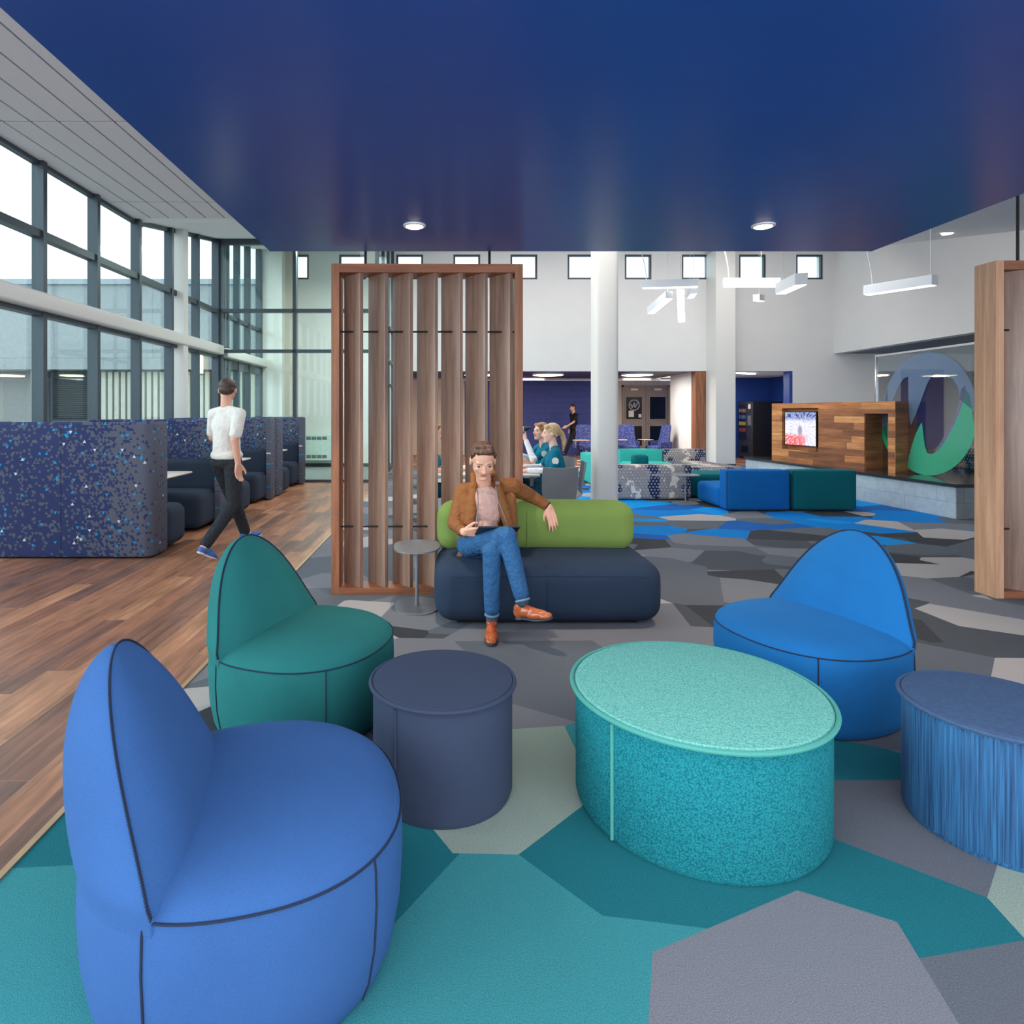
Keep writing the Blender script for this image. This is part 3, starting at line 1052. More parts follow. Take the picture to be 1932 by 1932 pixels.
o = MB().box((8.34, 17.5, LZ - 0.02), (0.75, 0.07, 0.025), rz=R(28)).build('strip_light', 'disc_cool', smooth=False)
tag(o, 'slanted white strip light in the recess ceiling over the vending machine', 'strip light')
o = box_obj('exit_sign', 'table_white', (1119 - VX) / F * 16.6, (1124 - VX) / F * 16.6, 16.62, 16.7, H + (778 - 571) / F * 16.6, H + (778 - 561) / F * 16.6, smooth=False)
tag(o, 'small white box fixed high on the back wall left of the column', 'wall box')
tdl = thing('downlight', 'small recessed downlight in the white sloping ceiling, upper right', 'downlight', (9.35, 11.7, roof_z(11.7)))
MB().lathe([(0.001, -0.02), (0.09, -0.02), (0.10, 0.02)], 24).build('lens', 'lamp_emit', tdl)

# pendant bars: endpoints measured in space, cords to the roof
mb = None


def pendant(p0, p1, s, lab, cords=((0.12, 0.0), (0.88, 0.0))):
    p0, p1 = Vector(p0), Vector(p1)
    mid = (p0 + p1) / 2
    ax = (p1 - p0)
    L = ax.length
    ax.normalize()
    up = Vector((0, 0, 1))
    side = ax.cross(up).normalized()
    up = side.cross(ax).normalized()
    rot = Matrix((ax, side, up)).transposed()
    if rot.determinant() < 0:
        rot = Matrix((ax, -side, up)).transposed()
    t = thing('pendant_light', lab, 'pendant light', mid, 0, 'white bar pendant lights')
    MB().box((0, 0, 0), (L, s, s), rot=rot, bevel=0.004).build('housing', 'lamp_white', t, False)
    MB().box(-up * (s / 2 + 0.002), (L - 0.03, s * 0.86, 0.008), rot=rot).build('diffuser', 'lamp_emit', t, False)
    for f, sag in cords:
        q = p0.lerp(p1, f) + up * s / 2 - mid
        top = roof_z(mid.y + q.y) - mid.z
        pts = []
        for i in range(9):
            u = i / 8
            pts.append((q.x + sag * math.sin(PI * u * 0.5) ** 2, q.y, q.z + (top - q.z) * u))
        MB().tube(pts, 0.008 if abs(sag) > 0.01 else 0.004, 6).build('cord', 'lamp_white', t)
    return t


pendant(W(1211, 537, 11.1), W(1318, 534, 10.8), 0.13, 'long horizontal white pendant bar right of the column, highest of its cluster', ((0.08, -0.15), (0.85, 0)))
pendant(W(1263, 556, 10.9), W(1227, 586, 11.7), 0.13, 'short slanting white pendant bar under the long bar, lit underside', ((0.08, 0), (0.92, 0)))
pendant(W(1284, 550, 11.0), W(1286, 602, 11.9), 0.135, 'white pendant bar pointing at the viewer with its whole lit underside showing', ((0.05, 0),))
pendant(W(1309, 548, 11.3), W(1302, 557, 12.2), 0.12, 'small foreshortened white pendant bar at the right of the left cluster', ((0.1, 0),))
pendant(W(1364, 533, 11.1), W(1472, 533, 10.8), 0.14, 'long horizontal white pendant bar in the middle of the right cluster', ((0.1, -0.12), (0.67, 0)))
pendant(W(1512, 526, 8.1), W(1473, 545, 9.3), 0.15, 'large white pendant bar coming forward with a grey end, right of the middle bar', ((0.85, -0.08), (0.3, 0)))
pendant(W(1427, 561, 13.0), W(1437, 563, 14.1), 0.13, 'tiny white pendant bar seen end-on below the middle bar', ((0.5, 0),))
pendant(W(1764, 528, 9.0), W(1634, 548, 9.9), 0.145, 'single white pendant bar hanging in front of the right upper wall', ((0.06, 0), (0.9, -0.16)))

# ================================================================== WOOD SCREEN(S)
def wood_screen(loc, rz, width, height, n, label, hang=True):
    t = thing('slatted_screen', label, 'screen', loc, rz, 'walnut slatted screens')
    dp, fw = 0.20, 0.063
    MB().span(0, fw, 0, dp, 0, height, 0.002).build('post', 'wood_dark', t, False)
    MB().span(width - fw, width, 0, dp, 0, height, 0.002).build('post', 'wood_dark', t, False)
    MB().span(fw, width - fw, 0, dp, height - 0.07, height, 0.002).build('top_rail', 'wood_x', t, False)
    MB().span(fw, width - fw, 0, dp, 0, 0.055, 0.002).build('bottom_rail', 'wood_x', t, False)
    pitch = (width - 2 * fw) / n
    for i in range(n):
        fx = fw + 0.175 + i * 0.1992
        a, d = 0.150, 0.165
        ang = math.atan2(d, -a)
        L = math.hypot(a, d)
        m = MB()
        m.box((fx - a / 2, 0.018 + d / 2, height / 2 - 0.008), (L, 0.036, height - 0.125), rz=ang, bevel=0.002)
        sl = m.build('slat', 'wood_slat', t, False)
    for z in (0.53, 2.10):
        MB().tube([(fw - 0.002, 0.075, z), (width - fw + 0.002, 0.075, z)], 0.0075, 8).build('rod', 'black_metal', t)
    if hang:
        for x in (0.26, 1.265):
            MB().tube([(x, 0.10, height), (x, 0.10, roof_z(loc[1] + 0.1))], 0.011, 8).build('hanger_rod', 'black_metal', t)
    return t


wood_screen((-0.931, 4.96, 0), R(0.5), 1.525, 2.633, 7, 'tall walnut slatted screen standing behind the small side table, slats turned to the left')
sc2 = wood_screen((4.262, 4.86, 0), 0, 1.525, 2.633, 7, 'second tall slatted screen, cut off at the right edge, paler wood side post')
for ch in sc2.children:
    if ch.name.startswith('post'):
        ch.data.materials[0] = M['wood_light']


# ================================================================== HELPERS FOR SOFT FURNITURE
def superell(a, b, n, e=2.3, ph=0.0):
    out = []
    for j in range(n):
        t = 2 * PI * j / n + ph
        c, s = math.cos(t), math.sin(t)
        out.append((a * math.copysign(abs(c) ** (2 / e), c), b * math.copysign(abs(s) ** (2 / e), s)))
    return out


def shell_chair(name, loc, rz, matn, label, group='shell-backed lounge chairs', front_seam=-135):
    """squat round upholstered chair; the pointed half-dome back rises from the rear of the drum; front is local -Y"""
    t = thing(name, label, 'lounge chair', loc, rz, group)
    N = 64
    prof = [(0.0, 0.86), (0.012, 0.90), (0.06, 0.945), (0.15, 0.985), (0.26, 1.0), (0.34, 0.995), (0.37, 0.985)]
    A, B = 0.420, 0.412
    rings = [[(x, y, z) for x, y in superell(A * k, B * k, N)] for z, k in prof]
    MB().loft(rings).build('base', matn, t, angle=60)
    seat = [(0.370, 0.985), (0.385, 0.965), (0.405, 0.90), (0.422, 0.78), (0.434, 0.6), (0.442, 0.35), (0.444, 0.05)]
    rings = [[(x, y, z + 0.012 * (1 if y < 0 else 0) * 0) for x, y in superell(A * k, B * k, N)] for z, k in seat]
    MB().loft(rings, cap0=True).build('seat', matn, t, angle=80)
    # back
    rings = []
    K = 40
    ztop = 0.835
    edge = []
    for i in range(K + 1):
        u = (i / K) ** 0.8 if False else i / K
        z = 0.25 + (ztop - 0.25) * math.sin(u * PI / 2)
        s = (z - 0.25) / (ztop - 0.25)
        sw = max(0.0, (z - 0.38) / (ztop - 0.38))
        w = A * 0.936 * min(1.0, 1 - 0.50 * sw + 0.04 * math.exp(-sw * 9)) * math.sqrt(max(0.0, 1 - sw ** 4.4))
        w = max(w, 0.012)
        sc = 0.985 + 0.015 * min(1.0, max(0.0, (z - 0.30) / 0.10))
        yf = 0.18 + 0.165 * sw                       # seam line leans back
        rise = 0.085 * max(0.0, 1 - sw ** 2.2) ** 0.7  # the padded front stands proud of the seam
        yr = yf + (B - 0.18) * max(0.0, 1 - sw ** 1.7) ** 0.6
        yr = max(yr, yf + 0.014)
        ring = []
        nf = 20
        for j in range(nf + 1):                     # front face, right to left, slightly dished, edge rolled
            q = 1 - 2 * j / nf
            q = math.copysign(1 - (1 - abs(q)) ** 1.6, q)
            dish = -rise * (1 - abs(q) ** 4.5)
            ring.append((w * q * sc, (yf + dish) * sc, z))
        nr = 28
        for j in range(1, nr):                      # outer shell
            a = PI * j / nr
            cx = -math.cos(a)
            qx = math.copysign(abs(cx) ** 0.9, cx)
            yb_ = B * (1 - (abs(qx) * 0.936) ** 2.3) ** (1 / 2.3)
            y1_ = B * (1 - 0.936 ** 2.3) ** (1 / 2.3)
            ring.append((w * sc * qx, (yf + (yr - yf) * (yb_ - y1_) / (B - y1_)) * sc, z))
        rings.append(ring)
        edge.append((w, yf, z))
    MB().loft(rings).build('backrest', matn, t, angle=70)
    # stitched seams
    lo = [p for p in edge if p[2] > 0.375]
    pts = [(x + 0.002, y - 0.003, z + 0.001) for x, y, z in lo] + [(-x - 0.002, y - 0.003, z + 0.001) for x, y, z in reversed(lo)]
    MB().tube(pts, 0.0028, 6).build('seam', 'stitch', t)
    fr = [(x * 0.992, y * 0.992, 0.372) for x, y in superell(A, B, 96)]
    fr = [p for p in fr if p[1] < 0.205]
    fr.sort(key=lambda p: math.atan2(p[0], -(p[1] - 0.4)))
    MB().tube(fr, 0.0028, 6).build('seam', 'stitch', t)
    for ang in (front_seam, 26, 154):
        a = R(ang)
        pts = []
        for z, k in prof[1:]:
            c, s = math.cos(a), math.sin(a)
            e = 2.3
            x = A * k * math.copysign(abs(c) ** (2 / e), c)
            y = B * k * math.copysign(abs(s) ** (2 / e), s)
            pts.append((x * 1.002, y * 1.002, z))
        MB().tube(pts, 0.003, 6).build('seam', 'stitch', t)
    # a little ladder of stitches along the back edge
    st = MB()
    for i in range(len(lo) - 1):
        for sgn in (1, -1):
            for f in (0.0, 0.25, 0.5, 0.75):
                p = Vector(lo[i]).lerp(Vector(lo[i + 1]), f)
                st.box((sgn * (p.x + 0.001), p.y - 0.003, p.z), (0.016, 0.003, 0.003))
    s_ = st.build('stitches', 'stitch', t, False)
    s_['kind'] = 'stuff'
    return t


shell_chair('lounge_chair', (-0.69, 3.0, 0), R(70), 'teal_wool', 'teal green lounge chair with half-dome back beside the plank floor')
shell_chair('lounge_chair', (1.80, 3.13, 0), R(-70), 'blue_wool', 'bright blue lounge chair with half-dome back on the right', front_seam=-45)
shell_chair('lounge_chair', (-0.545, 1.735, 0), R(104), 'blue_wool_l', 'blue lounge chair nearest the viewer at bottom left, seen side-on')


def ottoman(loc, r, h, body, top, pipe, label, gap=None, seam=-2.1):
    t = thing('ottoman', label, 'ottoman', loc, 0, None)
    MB().lathe([(r * 0.93, 0.0), (r * 0.955, 0.02), (r * 0.955, h - 0.035), (r * 0.94, h - 0.02)], 80).build('drum', body, t)
    MB().lathe([(r * 0.93, h - 0.03), (r * 0.965, h - 0.012), (r * 0.95, h - 0.003), (r * 0.7, h + 0.006), (r * 0.3, h + 0.010), (0.002, h + 0.011)], 80).build('cushion_top', top, t)
    pts = [(r * 0.985 * math.cos(2 * PI * j / 96), r * 0.985 * math.sin(2 * PI * j / 96), h - 0.012) for j in range(96)]
    MB().tube(pts, 0.0085, 8, close=True).build('piping', pipe, t)
    a = seam
    p = [(r * 0.958 * math.cos(a), r * 0.958 * math.sin(a), z) for z in (0.01, 0.15, 0.3, h - 0.03)]
    MB().tube(p, 0.006, 8).build('side_piping', pipe, t)
    return t


ottoman((-0.022, 2.43, 0), 0.282, 0.425, 'ott_navy', 'ott_navy', 'ott_navy', 'slate navy round drum ottoman in the middle foreground', seam=R(-128))


def mat_boucle(name, rgb, dark):
    k = Nt(name)
    v = k.coord()
    vo = k.n('ShaderNodeTexVoronoi')
    vo.inputs['Scale'].default_value = 170
    k.l(v, vo.inputs['Vector'])
    n = k.noise(v, 120, 3, 0.7)
    f = k.math('ADD', k.math('MULTIPLY', vo.outputs['Distance'], 0.7), k.math('MULTIPLY', n, 0.6))
    col = k.ramp(f, [(0.35, lin(rgb)), (0.85, lin(dark))])
    k.l(col, k.b.inputs['Base Color'])
    k.b.inputs['Roughness'].default_value = 0.95
    k.b.inputs['Specular IOR Level'].default_value = 0.15
    k.bump(k.math('SUBTRACT', 1.0, f), 0.6, 0.004)
    return k.m


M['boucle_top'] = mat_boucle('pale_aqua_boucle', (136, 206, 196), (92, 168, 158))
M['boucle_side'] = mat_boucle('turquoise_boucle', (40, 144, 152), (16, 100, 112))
M['ott_blue'] = fabric('ribbed_blue_velvet', (30, 84, 128), 300, 0.2, 0.4)
_k = Nt('ribbed_blue_velvet')
_n = _k.noise(_k.coord('Object', (150, 150, 3)), 1.0, 2, 0.7)
_k.l(_k.ramp(_n, [(0.35, lin((16, 56, 96))), (0.65, lin((40, 104, 152)))]), _k.b.inputs['Base Color'])
_k.b.inputs['Roughness'].default_value = 0.8
_k.bump(_n, 0.4, 0.004)
M['ott_blue'] = _k.m
M['ott_blue_top'] = fabric('worn_blue_leatherette', (62, 84, 116), 60, 0.12, 0.1)
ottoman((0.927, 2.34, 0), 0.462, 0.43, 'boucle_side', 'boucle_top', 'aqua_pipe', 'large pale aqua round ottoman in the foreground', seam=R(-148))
ottoman((1.93, 2.2, 0), 0.285, 0.43, 'ott_blue', 'ott_blue_top', 'ott_blue_top', 'dark blue ribbed drum ottoman at the right edge of the photo', seam=R(-60))

# ================================================================== GREEN AND NAVY SOFA, SIDE TABLE
sofa = thing('sofa', 'low sofa with olive green bolster back and dark navy seat', 'sofa', (0.68, 4.56, 0))


def soft_block(x0, x1, y0, y1, z0, z1, r, seg=8, puff=0.012):
    return MB().box(((x0 + x1) / 2, (y0 + y1) / 2, (z0 + z1) / 2), (x1 - x0, y1 - y0, z1 - z0), bevel=r, seg=seg, puff=puff)


soft_block(-0.765, 0.77, -0.37, 0.34, 0.025, 0.43, 0.115, 8, 0.018).build('seat_block', 'sofa_navy', sofa, angle=80)
soft_block(-0.755, 0.71, 0.065, 0.33, 0.41, 0.775, 0.11, 8, 0.012).build('backrest', 'sofa_green', sofa, angle=80)
MB().span(-0.62, 0.62, -0.25, 0.24, 0, 0.04).build('plinth', 'black', sofa, False)
MB().tube([(-0.10 + 0.0, 0.058, 0.44), (-0.1, 0.048, 0.52), (-0.1, 0.046, 0.62), (-0.1, 0.060, 0.70), (-0.1, 0.11, 0.764)], 0.0022, 6).build('back_seam', plain('olive_thread', (90, 116, 46), 0.9), sofa)
MB().tube([(-0.02, -0.392, 0.10), (-0.02, -0.395, 0.22), (-0.02, -0.385, 0.32), (-0.02, -0.34, 0.405), (-0.02, -0.25, 0.44), (-0.02, 0.0, 0.452)], 0.002, 6).build('seat_seam', 'stitch', sofa)
MB().tube([(-0.66, -0.372, 0.345), (-0.3, -0.386, 0.353), (0, -0.39, 0.355), (0.3, -0.386, 0.353), (0.66, -0.372, 0.345)], 0.002, 6).build('front_seam', 'stitch', sofa)


def small_table(loc, rz, w, d, h, label, matn='metal_grey', shape=2.6, group=None):
    t = thing('side_table', label, 'side table', loc, rz, group)

    def slab(z0, z1, sc):
        pts = []
        for x, y in superell(w / 2 * sc, d / 2 * sc, 48, shape):
            k = 1 + 0.12 * (y / d)        # a little wider at the back
            pts.append((x * k, y, z0))
        return MB().poly(pts, (0, 0, z1 - z0))
    slab(h - 0.012, h, 1.0).build('table_top', matn, t, False)
    slab(0.0, 0.010, 0.94).build('base_plate', matn, t, False)
    MB().tube([(0, 0, 0.008), (0, 0, h - 0.01)], 0.013, 16).build('stem', matn, t)
    return t


small_table((-0.235, 4.66, 0), 0, 0.345, 0.46, 0.455, 'small grey metal side table between the wood screen and the sofa')
small_table((3.78, 9.95, 0), 0, 0.42, 0.42, 0.46, 'small grey side table in front of the hexagon-print sectional piece', group=None)


# ================================================================== BOOTHS
def panel_path(w, wing, r, t):
    """U-shaped plan, open towards +y: returns the outer and inner polylines with arc lengths"""
    pts = []
    pts.append((-w, wing))
    pts.append((-w, r))
    for i in range(1, 9):
        a = PI + PI / 2 * i / 9
        pts.append((-w + r + r * math.cos(a), r + r * math.sin(a)))
    pts.append((-w + r, 0))
    pts.append((0, 0))
    pts.append((-r, 0))
    for i in range(1, 9):
        a = -PI / 2 + PI / 2 * i / 9
        pts.append((-r + r * math.cos(a), r + r * math.sin(a)))
    pts.append((0, r))
    pts.append((0, wing))
    return pts


def booth_bench(loc, rz, label, width=1.68, group='booth benches by the glazing', mirror=False):
    """bench with a tall wrapped privacy panel; the sitter faces local +y; panel back is at local y=0, x from 0 (left) to -width"""
    t = thing('booth_bench', label, 'booth bench', loc, rz, group)
    w, wing, r, th, h = width, 0.34, 0.10, 0.075, 1.355
    out = [(-w, wing), (-w, r)]
    out += [(-w + r + r * math.cos(a), r + r * math.sin(a)) for a in [PI + PI / 2 * i / 8 for i in range(1, 9)]]
    out += [(-w * 0.75, 0), (-w * 0.5, 0), (-w * 0.25, 0), (-r, 0)]
    out += [(-r + r * math.cos(a), r + r * math.sin(a)) for a in [-PI / 2 + PI / 2 * i / 8 for i in range(1, 9)]]
    out += [(0, wing)]
    # offset inwards
    inn = []
    for i, p in enumerate(out):
        a, b = out[max(0, i - 1)], out[min(len(out) - 1, i + 1)]
        tx, ty = b[0] - a[0], b[1] - a[1]
        L = math.hypot(tx, ty)
        inn.append((p[0] - ty / L * th, p[1] + tx / L * th))
    loop = out + list(reversed(inn))
    # arc-length u for the print: measured so that the plain end is the aisle wing (x = 0)
    acc = [0.0]
    for a, b in zip(out[:-1], out[1:]):
        acc.append(acc[-1] + math.dist(a, b))
    tot = acc[-1]
    uo = [1.78 - (tot - s) + 0.0 for s in acc]
    if mirror:
        uo = [1.78 - s for s in acc]
    us = uo + [u + 0.0 for u in reversed(uo)]
    m = MB()
    bm = m.bm
    zs = [0.02, 0.05, h * 0.5, h - 0.03, h - 0.008, h]
    ins = [0.012, 0.0, 0.0, 0.0, 0.012, 0.03]
    n = len(loop)
    uvl = bm.loops.layers.uv.new('UVMap')
    cen = [((o[0] + i_[0]) / 2, (o[1] + i_[1]) / 2) for o, i_ in zip(out, inn)]
    cen = cen + list(reversed(cen))
    rows = []
    for z, q in zip(zs, ins):
        row = []
        for (x, y), c in zip(loop, cen):
            dx, dy = c[0] - x, c[1] - y
            L = math.hypot(dx, dy) or 1
            row.append(bm.verts.new((x + dx / L * q, y + dy / L * q, z)))
        rows.append(row)
    for k in range(len(rows) - 1):
        for j in range(n):
            jn = (j + 1) % n
            f = bm.faces.new((rows[k][j], rows[k][jn], rows[k + 1][jn], rows[k + 1][j]))
            uu = [us[j], us[jn], us[jn], us[j]]
            zz = [zs[k], zs[k], zs[k + 1], zs[k + 1]]
            for lp, a_, b_2 in zip(f.loops, uu, zz):
                lp[uvl].uv = (a_, b_2)
    f = bm.faces.new(rows[-1])
    for lp, (x, y) in zip(f.loops, loop):
        lp[uvl].uv = (1.2 + y * 0.2, x)
    bm.faces.new(list(reversed(rows[0])))
    bmesh.ops.triangulate(bm, faces=[f])
    pn = m.build('privacy_panel', 'tri', t, angle=50)
    MB().tube([(-0.9, -0.001, 0.03), (-0.9, -0.001, h - 0.02)], 0.002, 6).build('panel_seam', 'stitch', t)
    soft_block(-w + th + 0.005, -0.02 - (0.06 if False else 0.06), th + 0.01, 0.80, 0.03, 0.46, 0.09, 6, 0.01).build('seat_block', 'navy', t, angle=80)
    soft_block(-w + th + 0.005, -th - 0.005, th + 0.005, 0.24, 0.43, 0.83, 0.05, 5, 0.012).build('back_cushion', 'navy', t, angle=80)
    # the part of the seat that reaches past the short wing
    soft_block(-0.30, 0.012, wing + 0.012, 0.80, 0.035, 0.455, 0.09, 6, 0.008).build('seat_end', 'navy', t, angle=80)
    return t


BX = -2.93
ys = [(6.17, 8.36), (8.44, 10.63), (10.71, 12.88)]
lab_a = ['booth bench nearest the viewer, its navy triangle-print panel turned to us',
         'booth bench backing on to the first booth, hidden behind the walking man', 'booth bench turned away, backing the middle booth']
lab_b = ['booth bench facing us across the nearest booth table', 'booth bench facing us across the middle booth table',
         'farthest booth bench by the vestibule glass, facing us']
for i, (ya, yb) in enumerate(ys):
    booth_bench((BX, ya, 0), 0, lab_a[i])
    # facing the camera: rotate 180 degrees about z; x runs from 0 to +w, so place at the left end
    booth_bench((BX - 1.68, yb, 0), PI, lab_b[i], mirror=True)
    t = thing('booth_table', ['pale booth table nearest the viewer', 'pale booth table half hidden behind the walking man', 'pale booth table in the farthest booth'][i],
              'table', (BX - 0.95, (ya + yb) / 2, 0), 0, 'booth tables')
    m = MB()
    m.span(-0.72, 0.74, -0.36, 0.40, 0.705, 0.73, 0.01)
    m.build('table_top', 'table_white', t)
    m = MB()
    MB().tube([(0.0, 0, 0.01), (0.0, 0, 0.706)], 0.035, 16).build('stem', 'metal_grey', t)
    MB().span(-0.3, 0.3, -0.22, 0.22, 0, 0.012).build('base_plate', 'metal_grey', t, False)


# ================================================================== SECTIONALS
def sectional(loc, rz, w, d, matn, pipe, label, h=0.60, sh=0.335, bt=0.26, back=True, dark=None, group='modular sectional pieces'):
    """front of the backrest at local y = 0 (turned to -y), seat reaches to +y"""
    t = thing('sectional_piece', label, 'modular sofa', loc, rz, group)
    r = 0.035
    if back:
        MB().box((w / 2, bt / 2, 0.02 + (h - 0.02) / 2), (w - 0.01, bt, h - 0.02), bevel=r, seg=4, puff=0.012).build('backrest', matn, t, angle=60)
        e = 0.012
        zt_ = h - 0.014
        MB().tube([(e, e, zt_), (w - e, e, zt_), (w - e, bt - e, zt_), (e, bt - e, zt_)], 0.006, 6, close=True).build('piping', pipe, t)
        MB().tube([(e, e, 0.04), (e, e, zt_)], 0.006, 6).build('piping', pipe, t)
        MB().tube([(w - e, e, 0.04), (w - e, e, zt_)], 0.006, 6).build('piping', pipe, t)
        MB().box((w / 2, (bt + d) / 2, 0.02 + (sh - 0.02) / 2), (w - 0.01, d - bt, sh - 0.02), bevel=0.06, seg=5, puff=0.02).build('seat', matn, t, angle=60)
    else:
        MB().box((w / 2, d / 2, 0.02 + (h - 0.02) / 2), (w - 0.01, d - 0.01, h - 0.02), bevel=0.05, seg=5, puff=0.02).build('cushion', matn, t, angle=60)
        zt_ = h - 0.014
        e = 0.02
        MB().tube([(e, e, zt_), (w - e, e, zt_), (w - e, d - e, zt_), (e, d - e, zt_)], 0.006, 6, close=True).build('piping', pipe, t)
    return t


sectional((4.065, 9.13, 0), 0, 0.94, 1.11, 'sec_blue', 'stitch', 'royal blue modular sofa piece with its back turned, left of the deep teal one')
sectional((5.035, 9.13, 0), 0, 0.94, 1.05, 'deep_teal', 'stitch', 'deep teal modular sofa piece with its back turned, beside the royal blue one')
sectional((2.55, 10.29, 0), 0, 1.46, 0.95, 'hex', 'stitch', 'cream and navy hexagon-print modular piece right of the column, nearest of the printed ones', h=0.575)
sectional((4.08, 10.55, 0), 0, 0.95, 0.8, 'deep_teal', 'stitch', 'low teal cushion block behind the royal blue piece', back=False, h=0.40)
sectional((2.83, 13.42, 0), R(-90), 1.1, 0.9, 'aqua', 'stitch', 'turquoise modular piece left of the column, seen from its side', h=0.6)
sectional((3.78, 14.6, 0), R(180), -0.001 + 1.0, 1.0, 'aqua', 'stitch', 'turquoise modular piece at the back, right of the column', h=0.6).location = (4.93, 14.6, 0)
sectional((3.80, 12.75, 0), 0, 0.30, 0.3, 'deep_teal', 'stitch', 'small dark teal block in front of the turquoise back piece', back=False, h=0.565)
sectional((5.92, 14.6, 0), R(180), 0.97, 1.0, 'hex', 'stitch', 'cream and navy printed modular piece at the far right end of the group', h=0.6)
sectional((4.72, 12.26, 0), 0, 1.1, 0.95, 'hex', 'stitch', 'low printed cushion block between the printed pieces', back=False, h=0.37)


# ================================================================== STAGE WALL, SCREEN, GLASS PARTITION
P0, P1 = Vector((6.60, 12.74)), Vector((7.18, 10.04))
dr_ = (P1 - P0).normalized()
nr_ = Vector((-dr_.y, dr_.x))          # points to +x side (away from the viewer)
if nr_.x < 0:
    nr_ = -nr_
LW = (P1 - P0).length
ZP = 0.475


def wpt(s, q, z):
    p = P0 + dr_ * s + nr_ * q
    return Vector((p.x, p.y, z))


tvw = thing('feature_wall', 'free-standing reclaimed wood wall on the stage with a screen niche and an opening', 'feature wall', (P0.x, P0.y, ZP))


def wbox(m, s0, s1, q0, q1, z0, z1):
    b = m.bm
    v = [b.verts.new(wpt(s, q, z) - Vector((P0.x, P0.y, ZP))) for z in (z0, z1) for s, q in ((s0, q0), (s1, q0), (s1, q1), (s0, q1))]
    for f in ((0, 1, 2, 3), (4, 7, 6, 5), (0, 4, 5, 1), (1, 5, 6, 2), (2, 6, 7, 3), (3, 7, 4, 0)):
        b.faces.new([v[i] for i in f])
    return m


ZT = 1.63
n0, n1 = 2.19, 2.64        # opening
t0, t1 = 0.28, 1.20        # screen niche
tz0, tz1 = 0.72, 1.53
m = MB()
wbox(m, 0, t0, 0, 0.41, ZP, ZT)
wbox(m, t0, t1, 0, 0.41, ZP, tz0)
wbox(m, t0, t1, 0, 0.41, tz1, ZT)
wbox(m, t0, t1, 0.14, 0.41, tz0, tz1)
wbox(m, t1, n0, 0, 0.41, ZP, ZT)
wbox(m, n0, n1, 0, 0.41, 1.43, ZT)
m.build('cladding', 'tv_planks', tvw, False)
m = MB()
wbox(m, n1, LW, 0, 0.41, ZP, ZT)
m.build('end_pier', 'tv_planks', tvw, False)
m = MB()
wbox(m, LW, LW + 0.012, 0.0, 0.41, ZP, ZT)
m.build('end_cladding', 'tv_planks_x', tvw, False)
m = MB()
wbox(m, n0 + 0.001, n0 + 0.010, 0.01, 0.60, ZP, 1.43)
m.build('jamb_lining', 'tv_planks_x', tvw, False)

k = Nt('blurred_television_picture')
v = k.coord('UV')
sx = k.n('ShaderNodeSeparateXYZ')
k.l(v, sx.inputs[0])
cx_ = k.math('SUBTRACT', sx.outputs[0], 0.5)
cy_ = k.math('SUBTRACT', sx.outputs[1], 0.45)
ang_ = k.math('ARCTAN2', cy_, cx_)
rad_ = k.math('SQRT', k.math('ADD', k.math('MULTIPLY', cx_, cx_), k.math('MULTIPLY', cy_, cy_)))
cbn = k.n('ShaderNodeCombineXYZ')
k.l(k.math('MULTIPLY', ang_, 6.0), cbn.inputs[0])
k.l(k.math('MULTIPLY', rad_, 5.0), cbn.inputs[1])
nz = k.n('ShaderNodeTexNoise')
nz.inputs['Scale'].default_value = 1.6
nz.inputs['Detail'].default_value = 3
k.l(cbn.outputs[0], nz.inputs['Vector'])


def sstep(x, a, b):
    r = k.n('ShaderNodeMapRange', interpolation_type='SMOOTHSTEP')
    k.l(x, r.inputs[0])
    r.inputs['From Min'].default_value = a
    r.inputs['From Max'].default_value = b
    return r.outputs[0]


top = k.ramp(nz.outputs['Fac'], [(0.3, lin((24, 24, 96))), (0.45, lin((50, 90, 180))), (0.55, lin((190, 190, 224))), (0.63, lin((60, 140, 150))), (0.72, lin((160, 50, 110)))])
mid = k.ramp(nz.outputs['Fac'], [(0.3, lin((176, 184, 232))), (0.6, lin((250, 246, 255)))])
bot = k.ramp(nz.outputs['Fac'], [(0.35, lin((240, 140, 90))), (0.5, lin((226, 70, 90))), (0.65, lin((240, 215, 240)))])
wob = k.math('ADD', sx.outputs[1], k.math('MULTIPLY', nz.outputs['Fac'], 0.14))
c1 = k.mix(sstep(wob, 0.78, 0.90), mid, top)
c2 = k.mix(k.math('MULTIPLY', sstep(wob, 0.46, 0.30), sstep(sx.outputs[0], 0.8, 0.55)), c1, bot)
fig = sstep(k.math('ADD', k.math('MULTIPLY', k.math('MULTIPLY', cx_, cx_), 60), k.math('MULTIPLY', k.math('MULTIPLY', cy_, cy_), 14)), 0.5, 0.1)
c3 = k.mix(k.math('MULTIPLY', fig, 0.65), c2, lin((80, 76, 116)))
k.l(c3, k.b.inputs['Emission Color'])
k.b.inputs['Base Color'].default_value = (0.02, 0.02, 0.02, 1)
k.b.inputs['Emission Strength'].default_value = 0.8
k.b.inputs['Roughness'].default_value = 0.2
M['tv_pic'] = k.m
tv = thing('television', 'flat television showing a blurred colourful picture, set in the wood wall', 'television', wpt((t0 + t1) / 2, 0.05, 0.81))
o = tv.location.copy()
m = MB()
b = m.bm
a0, a1, z0, z1 = t0 + 0.04, t1 - 0.02, 0.80, 1.47
v_ = [b.verts.new(wpt(s, q, z) - o) for z in (z0, z1) for s, q in ((a0, 0.03), (a1, -0.02), (a1, 0.03), (a0, 0.08))]
for f in ((0, 1, 2, 3), (4, 7, 6, 5), (0, 4, 5, 1), (1, 5, 6, 2), (2, 6, 7, 3), (3, 7, 4, 0)):
    b.faces.new([v_[i] for i in f])
m.build('casing', 'black', tv, False)
m = MB()
b = m.bm
